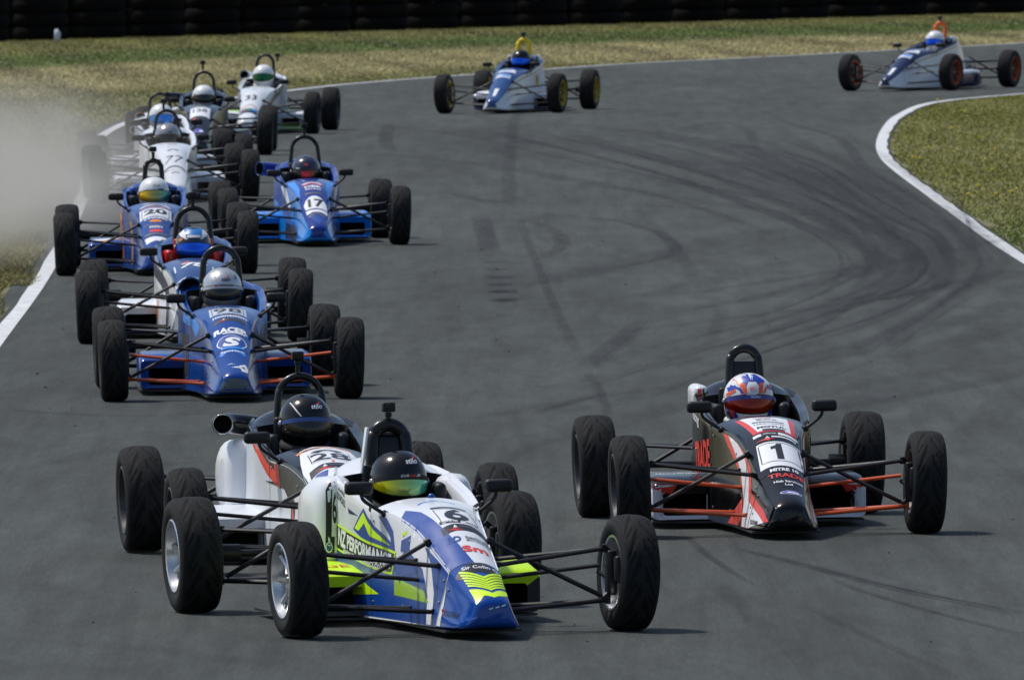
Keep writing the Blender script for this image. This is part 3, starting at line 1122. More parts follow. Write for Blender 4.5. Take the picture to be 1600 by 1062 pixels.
WF, WR, DF, DR = .178, .205, .545, .56
TF, TR_, WB = 1.57, 1.49, 2.55
ME_TYF, ME_TYR = tyre_mesh(WF, DF / 2), tyre_mesh(WR, DR / 2)
ME_RIMF, ME_RIMR = rim_mesh(WF), rim_mesh(WR)
g = Geo().lathe([(0.02, 0), (.02, .05), (.028, .115), (.04, .118), (.04, .06), (.055, .05), (.055, 0)], 32)
ME_DISC = autosmooth(g.mesh('brake_disc'), 40)


def upright_mesh(s):
    g = Geo()
    g.box((s * -.05, 0, 0), (.045, .075, .21), 0, .012)
    g.box((s * -.02, -.085, .02), (.07, .05, .12), 0, .012)      # caliper
    g.tube([(s * -.03, 0, 0), (s * .02, 0, 0)], .045, 14)
    g.tube([(s * -.05, .0, .09), (s * -.09, .0, .125)], .014, 8)
    g.tube([(s * -.05, .0, -.09), (s * -.09, .0, -.12)], .014, 8)
    g.tube([(s * -.05, .08, -.02), (s * -.08, .12, .0)], .012, 8)
    return autosmooth(g.mesh('upright'), 40)


ME_UPR = {s: upright_mesh(s) for s in (-1, 1)}


def arm(pts, r, flat=.8):
    return tube_geo(pts, r, 8, flat=flat, flat_axis=(0, 0, 1))


def wish(s, inner, outer, r=.0135):
    g = Geo()
    for p in inner:
        P0, P1 = Vector((s * p[0], p[1], p[2])), Vector((s * outer[0], outer[1], outer[2]))
        g.add(arm([P0, P0.lerp(P1, .5), P1], r))
    g.tube([(s * outer[0], outer[1], outer[2] - .018), (s * outer[0], outer[1], outer[2] + .018)], .014, 8)
    for p in inner:
        g.tube([(s * (p[0] - .012), p[1] - .014, p[2]), (s * (p[0] - .012), p[1] + .014, p[2])], .014, 8)
    return autosmooth(g.mesh('wishbone'), 45)


ARMS = {}
for s in (-1, 1):
    ARMS['front_upper_wishbone', s] = wish(s, [(.155, -.10, .325), (.19, .22, .335)], (.665, .0, .385))
    ARMS['front_lower_wishbone', s] = wish(s, [(.190, -.15, .115), (.215, .22, .115)], (.685, .0, .145))
    g = Geo().add(arm([(s * .15, .10, .425), (s * .40, .05, .295), (s * .655, .0, .165)], .0125, .9))
    g.tube([(s * .135, .10, .432), (s * .16, .10, .42)], .02, 8)
    ARMS['front_pushrod', s] = autosmooth(g.mesh('pushrod'), 45)
    g = Geo().add(arm([(s * .165, .16, .248), (s * .42, .14, .275), (s * .67, .12, .302)], .0125, .8))
    ARMS['track_rod', s] = autosmooth(g.mesh('track_rod'), 45)
    ARMS['rear_lower_wishbone', s] = wish(s, [(.20, WB - .55, .15), (.14, WB + .08, .15)], (.64, WB, .15), .015)
    ARMS['rear_upper_link', s] = wish(s, [(.23, WB - .62, .39), (.12, WB + .05, .37)], (.635, WB, .395), .0125)
    g = Geo().add(arm([(s * .15, WB - .10, .45), (s * .62, WB - .02, .17)], .013, .9))
    ARMS['rear_pushrod', s] = autosmooth(g.mesh('pushrod'), 45)
    g = Geo().tube([(s * .08, WB, .28), (s * .2, WB, .28)], .05, 12).tube([(s * .2, WB, .28), (s * .58, WB, .28)], .018, 10).tube([(s * .55, WB, .28), (s * .64, WB, .28)], .045, 12)
    ARMS['driveshaft', s] = autosmooth(g.mesh('driveshaft'), 45)

g = Geo()
g.box((0, 2.50, .28), (.24, .44, .30), 0, .03)
g.box((0, 2.76, .27), (.16, .12, .2), 0, .02)
g.tube([(.13, 2.25, .30), (.20, 2.45, .26), (.18, 2.85, .25)], .032, 12)
ME_GEAR = autosmooth(g.mesh('gearbox'), 40)
ME_TAIL = autosmooth(Geo().box((0, 2.83, .30), (.09, .025, .06), 0, .008).mesh('rain_light'), 40)
g = Geo()
g.add(([(-.18, -.42, .030), (.18, -.42, .030), (.20, .5, .030), (.24, .9, .030), (.57, 1.0, .030), (.57, 2.1, .030), (-.57, 2.1, .030), (-.57, 1.0, .030), (-.24, .9, .030), (-.20, .5, .030)] + [(-.18, -.42, .041), (.18, -.42, .041), (.20, .5, .041), (.24, .9, .041), (.57, 1.0, .041), (.57, 2.1, .041), (-.57, 2.1, .041), (-.57, 1.0, .041), (-.24, .9, .041), (-.20, .5, .041)],
       [tuple(range(9, -1, -1)), tuple(range(10, 20))] + [(k, (k + 1) % 10, 10 + (k + 1) % 10, 10 + k) for k in range(10)]))
ME_FLOOR = g.mesh('undertray', False)
g = Geo()
for k in range(33):
    pass
ring_pts = [(.135 * math.cos(2 * math.pi * k / 24), 1.0 + .04 * math.sin(2 * math.pi * k / 24), .435 + .125 * math.sin(2 * math.pi * k / 24)) for k in range(25)]
g.tube(ring_pts, .014, 8, cap=False)
g.tube([(-.12, 1.0, .435), (.12, 1.0, .435)], .012, 8)
g.tube([(0, 1.0, .435), (0, .88, .41)], .02, 10)
ME_WHEEL = g.mesh('steering_wheel')


def hoop_path(wid, top, y0=1.60, lean=.07):
    pts = [(-wid * 1.22, y0, .56), (-wid * 1.12, y0 + lean * .4, .72), (-wid, y0 + lean * .8, top - wid * .9)]
    for k in range(1, 8):
        a = math.pi - math.pi * k / 8
        pts.append((wid * math.cos(a), y0 + lean, top - wid + wid * math.sin(a)))
    pts += [(wid, y0 + lean * .8, top - wid * .9), (wid * 1.12, y0 + lean * .4, .72), (wid * 1.22, y0, .56)]
    return [tuple(p) for p in catmull([Vector(p) for p in pts], 4)]


def hoop_mesh(wid, top, r):
    return Geo().tube(hoop_path(wid, top), r, 12).mesh('roll_hoop')


def hoop_panel_mesh(wid, top, gap):
    """padded panel filling the hoop below an opening"""
    path = [p for p in hoop_path(wid, top) if p[2] < top - gap]
    L_ = [p for p in path if p[0] < 0]
    R_ = [p for p in path if p[0] > 0][::-1]
    n = min(len(L_), len(R_))
    V, Fc = [], []
    for i in range(n):
        for dy in (0.0, .03):
            V.append((L_[i][0], L_[i][1] + dy, L_[i][2]))
            V.append((R_[i][0], R_[i][1] + dy, R_[i][2]))
    for i in range(n - 1):
        a, b = i * 4, (i + 1) * 4
        Fc += [(a, a + 1, b + 1, b), (a + 2, b + 2, b + 3, a + 3)]
    a = (n - 1) * 4
    Fc += [(a, a + 1, a + 3, a + 2), (0, 2, 3, 1)]
    return autosmooth(mesh('hoop_panel', V, Fc, True), 40)


g = Geo().tube([(0, 0, -.03), (0, 0, .03)], .013, 8).box((0, -.005, .055), (.062, .045, .046), 0, .008).tube([(0, -.026, .058), (0, -.04, .058)], .014, 12).box((0, 0, .02), (.03, .03, .02), 0, .004)
ME_CAM = autosmooth(g.mesh('onboard_camera'), 40)


def mirror_mesh(s):
    g = Geo().box((s * .335, .76, .655), (.135, .055, .062), 0, .02)
    return autosmooth(g.mesh('mirror'), 40)


ME_MIR = {s: mirror_mesh(s) for s in (-1, 1)}
ME_STALK = {s: Geo().tube(catmull([(s * .225, .70, .535), (s * .27, .72, .565), (s * .315, .75, .60), (s * .325, .76, .635)], 4), .009, 8).tube([(s * .215, .70, .53), (s * .235, .70, .54)], .018, 8).mesh('stalk') for s in (-1, 1)}
ME_MGL = {s: mesh('mirror_glass', [(s * .335 - .055, .7905, .632), (s * .335 + .055, .7905, .632), (s * .335 + .055, .7905, .678), (s * .335 - .055, .7905, .678)], [(0, 1, 2, 3)], False) for s in (-1, 1)}


def intake_mesh(path, r0, flare=1.0):
    pts = catmull([Vector(p) for p in path], 6)
    n = len(pts)
    rad = [r0 * (1 + .12 * math.exp(-i / 2.0)) * (1 + .12 * i / n) for i in range(n)]
    g = Geo()
    g.add(tube_geo(pts, rad, 20, cap=False), 0)
    d = (pts[0] - pts[1]).normalized()
    ins = [pts[0] + d * .004, pts[0] - d * .002, pts[0] - d * .03, pts[0] - d * .09]
    g.add(tube_geo(ins, [rad[0] * 1.0, rad[0] * .84, rad[0] * .78, rad[0] * .72], 20, cap=False), 1)
    V, Fc = tube_geo([pts[0] - d * .09, pts[0] - d * .095], rad[0] * .73, 20)
    g.add((V, Fc), 1)
    ringp = [pts[0] + d * .003 + q for q in []]
    return autosmooth(g.mesh('air_intake', True, 2), 50)


def intake_ring(path, r0):
    p0, p1 = Vector(path[0]), Vector(path[1])
    d = (p0 - p1).normalized()
    a = Vector((0, 0, 1))
    a = (a - d * a.dot(d)).normalized()
    b = d.cross(a)
    rp = [p0 + d * .004 + (a * math.cos(2 * math.pi * k / 28) + b * math.sin(2 * math.pi * k / 28)) * r0 * 1.02 for k in range(29)]
    return Geo().tube(rp, r0 * .07, 8, cap=False).mesh('intake_lip')


# ---- driver: one continuous body, helmet as clothing
def driver_mesh():
    J = {'pelvis': (0, 1.24, .20, .13), 'waist': (0, 1.38, .32, .125), 'chest': (0, 1.49, .44, .13), 'neck': (0, 1.50, .565, .065), 'head': (0, 1.455, .66, .085), 'crown': (0, 1.45, .74, .075)}
    E = [('pelvis', 'waist'), ('waist', 'chest'), ('chest', 'neck'), ('neck', 'head'), ('head', 'crown')]
    for s, n in ((-1, 'l'), (1, 'r')):
        J.update({'sh' + n: (s * .165, 1.50, .49, .075), 'el' + n: (s * .215, 1.24, .37, .05), 'wr' + n: (s * .150, 1.08, .40, .034), 'ha' + n: (s * .138, 1.025, .425, .036),
                  'hi' + n: (s * .09, 1.17, .19, .09), 'kn' + n: (s * .11, .74, .40, .062), 'an' + n: (s * .085, .30, .17, .042), 'to' + n: (s * .085, .23, .235, .034)})
        E += [('chest', 'sh' + n), ('sh' + n, 'el' + n), ('el' + n, 'wr' + n), ('wr' + n, 'ha' + n), ('pelvis', 'hi' + n), ('hi' + n, 'kn' + n), ('kn' + n, 'an' + n), ('an' + n, 'to' + n)]
        for f in range(5):
            if f < 4:
                z = .41 + .016 * f
                a = (s * .146, .995, z, .0095)
                b = (s * .130, .975, z + .004, .009)
                c = (s * .110, .985, z + .004, .008)
            else:
                a = (s * .118, 1.035, .45, .010)
                b = (s * .108, 1.018, .47, .009)
                c = (s * .104, 1.0, .473, .008)
            for q, v in zip('abc', (a, b, c)):
                J['f%d%s%s' % (f, q, n)] = v
            E += [('ha' + n, 'f%da%s' % (f, n)), ('f%da%s' % (f, n), 'f%db%s' % (f, n)), ('f%db%s' % (f, n), 'f%dc%s' % (f, n))]
    names = list(J)
    me = bpy.data.meshes.new('person')
    me.from_pydata([J[k][:3] for k in names], [(names.index(a), names.index(b)) for a, b in E], [])
    o = bpy.data.objects.new('tmp', me)
    COL.objects.link(o)
    m = o.modifiers.new('s', 'SKIN')
    for i, k in enumerate(names):
        me.skin_vertices[0].data[i].radius = (J[k][3], J[k][3])
    me.skin_vertices[0].data[0].use_root = True
    u = o.modifiers.new('u', 'SUBSURF')
    u.levels = 1
    dg = bpy.context.evaluated_depsgraph_get()
    r = bpy.data.meshes.new_from_object(o.evaluated_get(dg))
    bpy.data.objects.remove(o)
    r.name = 'person'
    if not r.materials:
        r.materials.append(None)
    r.polygons.foreach_set('use_smooth', [True] * len(r.polygons))
    return r


ME_PERSON = driver_mesh()
HC = Vector((0, 1.45, .683))


def helm_pt(az, el, off=0.0):
    """az 0 = straight ahead (-y), el degrees"""
    a, e = R(az), R(el)
    rx, ry, rz = .134, .156, .137
    front = max(0.0, math.cos(a))
    if el < 0:
        k = min(1.0, -el / 50)
        ry_ = ry * (1 + .02 * front * k)
        sh = math.cos(e * .62)
        x = math.sin(a) * rx * sh
        y = -math.cos(a) * ry_ * sh - .012 * front * math.sin(math.pi * min(1, k * .9))
        z = rz * math.sin(e) * 1.06
    else:
        x = math.sin(a) * rx * math.cos(e) ** .92
        y = -math.cos(a) * ry * math.cos(e) ** .92
        z = rz * math.sin(e)
    p = Vector((x, y, z))
    if off:
        p += Vector((x / rx ** 2, y / ry ** 2, z / rz ** 2)).normalized() * off
    return p


def helmet_mesh():
    V, Fc = [], []
    NA = 64
    els = [-62, -60] + list(range(-56, 88, 6)) + [88]
    for e in els:
        k = .93 if e == -62 else 1
        for i in range(NA):
            p = helm_pt(360 * i / NA, e)
            V.append((p.x * k, p.y * k, p.z))
    for j in range(len(els) - 1):
        for i in range(NA):
            Fc.append((j * NA + i, j * NA + (i + 1) % NA, (j + 1) * NA + (i + 1) % NA, (j + 1) * NA + i))
    Fc.append(tuple((len(els) - 1) * NA + i for i in range(NA)))
    Fc.append(tuple(range(NA - 1, -1, -1)))
    return autosmooth(mesh('helmet', V, Fc, True), 50)


def helm_patch(name, az0, az1, elo, ehi, off, n=28, k=8, thick=.003):
    """curved band on the helmet with its own thickness; elo/ehi may be functions of az"""
    V, Fc = [], []
    fl = (lambda a: elo) if not callable(elo) else elo
    fh = (lambda a: ehi) if not callable(ehi) else ehi
    for lay in (off, off - thick):
        for i in range(n + 1):
            a = az0 + (az1 - az0) * i / n
            for j in range(k + 1):
                V.append(helm_pt(a, fl(a) + (fh(a) - fl(a)) * j / k, lay))
    m = (n + 1) * (k + 1)
    w = k + 1
    for i in range(n):
        for j in range(k):
            q = (i * w + j, (i + 1) * w + j, (i + 1) * w + j + 1, i * w + j + 1)
            Fc.append(q)
            Fc.append(tuple(m + v for v in q[::-1]))
    rim_ = [i * w for i in range(n + 1)] + [n * w + j for j in range(1, w)] + [i * w + k for i in range(n - 1, -1, -1)] + [j for j in range(k - 1, 0, -1)]
    for a, b in zip(rim_, rim_[1:] + rim_[:1]):
        Fc.append((a, a + m, b + m, b))
    return autosmooth(mesh(name, V, Fc, True), 40)


ME_HELM = helmet_mesh()
vis_lo = lambda a: -30 + 17 * (abs(a) / 82) ** 2
vis_hi = lambda a: 9 - 12 * (abs(a) / 82) ** 2
ME_VISOR = helm_patch('visor', -82, 82, vis_lo, vis_hi, .004)
ME_BAND = helm_patch('visor_strip', -74, 74, lambda a: 1.0 - 9 * (abs(a) / 82) ** 2, lambda a: 9.5 - 11 * (abs(a) / 82) ** 2, .0062)
ME_GASKET = helm_patch('visor_gasket', -88, 88, lambda a: -34 + 17 * (abs(a) / 82) ** 2, lambda a: 12 - 12 * (abs(a) / 82) ** 2, .0015)
ME_PIVOT = {}
for s in (-1, 1):
    p = helm_pt(s * 84, -6)
    g = Geo().tube([p, p + Vector((s * .010, 0, 0)), p + Vector((s * .0105, 0, 0)), p + Vector((s * .014, 0, 0))], [.022, .018, .008, .008], 16)
    ME_PIVOT[s] = g.mesh('visor_pivot')
ME_COLLAR = Geo().tube([(.11 * math.cos(2 * math.pi * k / 24), .01 + .115 * math.sin(2 * math.pi * k / 24), -.128 + .02 * math.sin(2 * math.pi * k / 24)) for k in range(25)], .028, 8, cap=False).mesh('neck_collar')
BVH_HELM = bvh_of(ME_HELM)


# ---------------------------------------------------------------- decals: flat print laid on a surface by projection
FRAMES = {   # (u axis, v axis, direction of projection, start offset)
    'top': (Vector((1, 0, 0)), Vector((0, 1, 0)), Vector((0, 0, -1))),
    'left': (Vector((0, 1, 0)), Vector((0, 0, 1)), Vector((1, 0, 0))),
    'right': (Vector((0, 1, 0)), Vector((0, 0, 1)), Vector((-1, 0, 0))),
    'front': (Vector((1, 0, 0)), Vector((0, 0, 1)), Vector((0, 1, 0)))}


OFFS = 0.45
SH_Y = [q[0] for q in NOSE + TUB + TAIL]
SH_W = [q[3] for q in NOSE + TUB + TAIL]
SH_Z = [q[4] for q in NOSE + TUB + TAIL]


def project_bm(bm, frame, bvh, off, cell=.03, name='marking'):
    u, v, d = FRAMES[frame]
    bm.normal_update()
    off = off * .8 + .0012 if bvh is BVH_HELM else off * OFFS
    cell = min(cell, .02) if cell else cell
    bmesh.ops.triangulate(bm, faces=bm.faces[:])
    if cell and len(bm.verts):
        for ax in (0, 1):
            cs = [q.co[ax] for q in bm.verts]
            lo, hi = min(cs), max(cs)
            c = math.floor(lo / cell) * cell + cell
            while c < hi - 1e-5:
                pn = Vector((1, 0, 0)) if ax == 0 else Vector((0, 1, 0))
                bmesh.ops.bisect_plane(bm, geom=bm.verts[:] + bm.edges[:] + bm.faces[:], dist=1e-6, plane_co=pn * c, plane_no=pn)
                c += cell
    if bvh is BVH_BODY:
        for q in bm.verts:
            if frame == 'top':
                lim = pchip(SH_Y, SH_W, q.co.y) - .002
                q.co.x = max(-lim, min(lim, q.co.x))
            elif frame in ('left', 'right'):
                q.co.y = min(q.co.y, pchip(SH_Y, SH_Z, q.co.x) - .002)
    dead = []
    for q in bm.verts:
        o = u * q.co.x + v * q.co.y - d * 3.0
        hit = bvh.ray_cast(o, d, 6.0)
        if hit[0] is None:
            dead.append(q)
        else:
            nn = hit[1] if hit[1].dot(d) < 0 else -hit[1]
            q.co = hit[0] + (nn * .7 - d * .3).normalized() * off
    if dead:
        bmesh.ops.delete(bm, geom=dead, context='VERTS')
    flip = u.cross(v).dot(d) > 0
    for f in bm.faces:
        f.normal_update()
        if f.normal.dot(d) > 0:
            f.normal_flip()
    me = bpy.data.meshes.new(name)
    bm.to_mesh(me)
    bm.free()
    me.materials.append(None)
    me.polygons.foreach_set('use_smooth', [True] * len(me.polygons))
    return me


def poly_bm(pts):
    bm = bmesh.new()
    bm.faces.new([bm.verts.new((p[0], p[1], 0)) for p in pts])
    bm.normal_update()
    return bm


_text = {}


def text_mesh(txt, bold, shear):
    key = (txt, bold, shear)
    if key not in _text:
        cu = bpy.data.curves.new('lettering', 'FONT')
        cu.body = txt
        cu.offset = bold
        cu.shear = shear
        cu.resolution_u = 3
        o = bpy.data.objects.new('tmp', cu)
        COL.objects.link(o)
        dg = bpy.context.evaluated_depsgraph_get()
        _text[key] = bpy.data.meshes.new_from_object(o.evaluated_get(dg))
        bpy.data.objects.remove(o)
    return _text[key]


def decal(parent, frame, pts, m, name='marking', off=.003, bvh=None, cell=.03):
    me = project_bm(poly_bm(pts), frame, bvh or BVH_BODY, off, cell, name)
    if len(me.polygons) == 0:
        return None
    return link(name, me, m, parent)


def letters(parent, frame, txt, cen, w, h, m, ang=0.0, bold=.02, shear=0.0, off=.0065, bvh=None, name='lettering', cell=.022, mirror=False):
    """text of size w x h centred at cen in the frame's (u,v)"""
    src = text_mesh(txt, bold, shear)
    bm = bmesh.new()
    bm.from_mesh(src)
    if not bm.verts:
        bm.free()
        return None
    xs = [q.co.x for q in bm.verts]
    ys = [q.co.y for q in bm.verts]
    sx, sy = w / max(1e-6, max(xs) - min(xs)), h / max(1e-6, max(ys) - min(ys))
    mx, my = (max(xs) + min(xs)) / 2, (max(ys) + min(ys)) / 2
    ca, sa = math.cos(R(ang)), math.sin(R(ang))
    for q in bm.verts:
        a, b = (q.co.x - mx) * sx, (q.co.y - my) * sy
        a, b = a * ca - b * sa, a * sa + b * ca
        q.co = Vector((cen[0] + (-a if mirror else a), cen[1] + b, 0))
    me = project_bm(bm, frame, bvh or BVH_BODY, off, cell, name)
    if len(me.polygons) == 0:
        return None
    return link(name, me, m, parent)


def rect(c, w, h, ang=0.0, taper=1.0):
    ca, sa = math.cos(R(ang)), math.sin(R(ang))
    P = [(-w / 2 * taper, -h / 2), (w / 2 * taper, -h / 2), (w / 2, h / 2), (-w / 2, h / 2)]
    return [(c[0] + a * ca - b * sa, c[1] + a * sa + b * ca) for a, b in P]


def oval(c, w, h, n=24):
    return [(c[0] + w / 2 * math.cos(2 * math.pi * k / n), c[1] + h / 2 * math.sin(2 * math.pi * k / n)) for k in range(n)]


def arc_band(c, rx, ry, a0, a1, th, n=14):
    """arched band; angles in degrees"""
    o = [(c[0] + rx * math.cos(R(a0 + (a1 - a0) * k / n)), c[1] + ry * math.sin(R(a0 + (a1 - a0) * k / n))) for k in range(n + 1)]
    i = [(c[0] + (rx - th) * math.cos(R(a0 + (a1 - a0) * k / n)), c[1] + (ry - th) * math.sin(R(a0 + (a1 - a0) * k / n))) for k in range(n, -1, -1)]
    return o + i



# ---------------------------------------------------------------- assemble the cars
CAR_GROUP = 'single seat racing cars in the pack'
CARS = {}


def build_car(key, pos, yaw, label, nose, body, pod, hoop=('black', .10, .965, .021), panel=None, intake=None, intake_mat=None, arms=None, rims=(M_RIMD, M_RIMD), camera=None, mirrors=M_PLASTIC, mir=(-1, 1), tr=TR_, tf=TF, steer=0.0, cockpit=None, headrest=M_PLASTIC, driver=None):
    e = bpy.data.objects.new('racing_car', None)
    COL.objects.link(e)
    e.empty_display_size = .3
    e.location = (pos[0], pos[1], 0)
    e.rotation_euler.z = R(yaw)
    tag(e, label, 'racing car', CAR_GROUP)
    cp = cockpit or M_INT
    arms = arms or {}
    c = {'root': e}
    c['nose'] = link('nose_cone', ME_NOSE, None, e)
    slots(c['nose'], [nose[0], nose[1], cp])
    c['body'] = link('body', ME_BODY, None, e)
    slots(c['body'], [body[0], body[1], cp])
    for s in (-1, 1):
        o = link('sidepod', ME_POD[s], None, e)
        slots(o, [pod[0], M_INT, pod[1]])
        c['pod', s] = o
    link('undertray', ME_FLOOR, M_FLOOR, e)
    link('gearbox', ME_GEAR, M_STEEL, e)
    link('rain_light', ME_TAIL, M_TAIL, e)
    link('headrest', ME_HEADREST, headrest, e)
    link('steering_wheel', ME_WHEEL, M_PLASTIC, e)
    hm = {'black': M_HOOPB, 'yellow': M_HOOPY, 'orange': M_HOOPO}[hoop[0]]
    hk = hoop[1:]
    if hk not in _hoops:
        _hoops[hk] = hoop_mesh(*hk)
    c['hoop'] = link('roll_hoop', _hoops[hk], hm, e)
    if panel is not None:
        pk = ('p', hoop[1], hoop[2], panel)
        if pk not in _hoops:
            _hoops[pk] = hoop_panel_mesh(hoop[1], hoop[2], panel)
        link('hoop_panel', _hoops[pk], hm, e)
    if camera:
        o = link('onboard_camera', ME_CAM, M_PLASTIC, e)
        o.location = camera
    for s in mir:
        o = link('mirror', ME_MIR[s], mirrors, e)
        link('stalk', ME_STALK[s], M_PLASTIC, o)
        link('mirror_glass', ME_MGL[s], M_GLASS, o)
    for path, r0, m, lip in (intake or []):
        k = (tuple(map(tuple, path)), r0)
        if k not in _hoops:
            _hoops[k] = (intake_mesh(path, r0), intake_ring(path, r0))
        o = link('air_intake', _hoops[k][0], None, e)
        slots(o, [m, M_INT])
        link('intake_lip', _hoops[k][1], lip, o)
    for (nm, s), me in ARMS.items():
        part = nm.replace('front_upper_', '').replace('front_lower_', '').replace('front_', '').replace('rear_lower_', '').replace('rear_upper_link', 'suspension_link').replace('rear_', '')
        o = link(part, me, arms.get(nm, M_ARM), e)
    for s in (-1, 1):
        for y, T, met, mer, D, rm, st in ((0, tf, ME_TYF, ME_RIMF, DF, rims[0], steer), (WB, tr, ME_TYR, ME_RIMR, DR, rims[1], 0.0)):
            t = link('tyre', met, None, e)
            slots(t, [M_RUBBER, M_GROOVE, M_SIDEWALL])
            t.location = (s * T / 2, y, D / 2 - .004)
            t.rotation_euler = (rng.uniform(0, .35), R(2.0) * s, R(st) + R(180) * 0)
            t.rotation_mode = 'XYZ'
            r = link('rim', mer, None, t)
            slots(r, [rm, M_STEEL, M_RIMD if rm in (M_RIMY, M_RIMO) else rm])
            if s > 0:
                r.rotation_euler.z = math.pi
            b = link('brake_disc', ME_DISC, M_DISC, t)
            if s < 0:
                pass
            else:
                b.rotation_euler.z = math.pi
            u = link('upright', ME_UPR[s], M_ARM, e)
            u.location = (s * (T / 2 - .035), y, D / 2)
            u.rotation_euler.z = R(st)
    d = driver
    p = link('person', ME_PERSON, d['suit'], None)
    p.matrix_world = Matrix.Translation((pos[0], pos[1], d.get('dz', 0))) @ Matrix.Rotation(R(yaw), 4, 'Z')
    tag(p, d['label'], 'person', 'drivers sitting in the racing cars')
    h = link('helmet', ME_HELM, d['shell'], p)
    h.location = HC
    h.rotation_euler = (R(d.get('nod', 0)), 0, R(d.get('turn', 0)))
    v = link('visor', ME_VISOR, d['visor'], h)
    link('visor_gasket', ME_GASKET, d.get('gasket', M_PLASTIC), h)
    for s in (-1, 1):
        link('visor_pivot', ME_PIVOT[s], M_STEEL, h)
    if d.get('band'):
        link('visor_strip', ME_BAND, d['band'], h)
    o = link('neck_collar', ME_COLLAR, d['suit'], p)
    o.location = HC
    c['helm'] = h
    c['person'] = p
    CARS[key] = c
    return c


_hoops = {}


def hl(c, txt, cen, w, h, m, **k):
    """lettering on the front of a helmet"""
    return letters(c['helm'], 'front', txt, cen, w, h, m, bvh=BVH_HELM, off=k.pop('off', .006), cell=.02, **k)


def hd(c, pts, m, off=.002, frame='front', name='marking'):
    return decal(c['helm'], frame, pts, m, name, off, BVH_HELM, .02)


SH_BLACK = mat('helmet_black', (0.005, 0.005, 0.006), 0.16, coat=0.1, dirt=0.005, spec=0.4)
SH_SILVER = mat('helmet_silver', (0.55, 0.56, 0.58), 0.3, metal=0.6, coat=0.5, dirt=0.05)
SH_WHITE = mat('helmet_white', (0.78, 0.79, 0.8), 0.25, coat=0.5, dirt=0.05)
SH_GREY = mat('helmet_grey', (0.30, 0.31, 0.33), 0.25, metal=0.4, coat=0.5, dirt=0.05)
SH_NAVY = mat('helmet_navy', (0.014, 0.02, 0.05), 0.2, coat=0.6, dirt=0.04)
CHROME = mat('polished_lip', (0.6, 0.6, 0.6), 0.15, metal=1.0, dirt=0.1)
CAM_Z = 1.0

c6 = build_car('6', (-.237, 71.72), 12.33, 'white, blue and fluorescent yellow racing car numbered 6 leading the pack',
               (P_BLUE6, P_BLUE6), (P_WHITE, P_WHITE), (P_FLUO, M_FLOOR), hoop=('black', .078, .915, .034), panel=.035, camera=(0, 1.66, .945), rims=(M_RIMS, M_RIMS), tr=1.56, steer=2.5,
               driver=dict(label='person in plain black helmet with gold mirrored visor, driving car 6', dz=-0.015, suit=M_SUIT, shell=SH_BLACK, visor=VIS_GOLD, band=M_SUIT, turn=4))
c28 = build_car('28', (-.871, 78.04), 7.83, 'white and black racing car numbered 28 beside and behind car 6',
                (P_WHITE, P_WHITE), (P_BLACK, P_WHITE), (P_WHITE, M_FLOOR), hoop=('black', .112, .935, .019), camera=(-.01, 1.665, .985), tr=1.46,
                intake=[([(-.40, 1.68, .694), (-.395, 1.75, .694), (-.34, 1.85, .690), (-.21, 1.93, .67), (-.06, 1.97, .64)], .050, P_BLACK, CHROME)],
                driver=dict(label='person in black helmet with smoked visor and blue strip, driving car 28', dz=0.03, suit=M_SUIT, shell=SH_BLACK, visor=VIS_SMOKE, band=vinyl('strip_blue', (44, 84, 160)), turn=6))
c1 = build_car('1', (1.394, 81.60), 5.01, 'black, white and red racing car numbered 1 on the right of the track',
               (P_BLACK, P_BLACK), (P_BLACK, P_BLACK), (P_BLACK, P_WHITE), hoop=('black', .076, .935, .025), panel=.065, tr=1.46,
               arms={'front_upper_wishbone': M_ARM, 'track_rod': M_ARMO, 'front_lower_wishbone': M_ARMO},
               driver=dict(label='person in white, blue and orange patterned helmet, driving car 1', dz=-0.01, suit=M_SUITW, shell=SH_WHITE, visor=VIS_RED, band=vinyl('strip_violet', (52, 58, 150)), turn=4))
c98 = build_car('98', (-1.866, 102.58), 3.26, 'blue racing car numbered 98 with orange suspension arms and silver helmet',
                (P_BLUE98, P_BLUE98), (P_BLUE98, P_BLUE98), (P_BLUE98, P_BLUE98), hoop=('black', .115, .965, .022), tr=1.46,
                arms={'track_rod': M_ARMO, 'front_lower_wishbone': M_ARMO},
                intake=[([(-.205, 1.62, .685), (-.205, 1.70, .685), (-.17, 1.84, .68), (-.1, 1.95, .66)], .080, P_BLUE98, P_BLUE75)],
                driver=dict(label='person in silver helmet with white visor strip, driving the blue car 98', dz=0.018, suit=M_SUIT, shell=SH_SILVER, visor=VIS_SMOKE, band=vinyl('strip_white', (200, 204, 214)), turn=3))
c75 = build_car('75', (-2.353, 114.61), 1.31, 'steel blue and white racing car numbered 78 close behind the blue car 98',
                (P_BLUE75, P_NAVY), (P_BLUE75, P_WHITE), (P_WHITE, P_NAVY), hoop=('black', .12, .955, .021), camera=(0, 1.665, 1.0), headrest=P_RED,
                driver=dict(label='person in blue topped white and navy helmet with bright blue visor, driving car 78', suit=M_SUIT, shell=SH_NAVY, visor=VIS_BLUE, turn=2))
c17 = build_car('17', (-1.801, 142.0), 3.67, 'light and dark blue racing car numbered 17 running alone in mid track',
                (P_BLUE17, P_SKY), (P_BLUE17, P_SKY), (P_SKY, P_SKY), hoop=('black', .12, .97, .019), camera=(0, 1.665, 1.02),
                intake=[([(-.415, 1.70, .676), (-.37, 1.73, .674), (-.27, 1.79, .66), (-.16, 1.85, .64), (-.05, 1.9, .62)], .062, P_BLUE17, P_BLUE75)],
                driver=dict(label='person in dark navy helmet with pink visor, driving car 17', dz=-0.02, suit=M_SUIT, shell=SH_NAVY, visor=VIS_SMOKE, turn=-3))
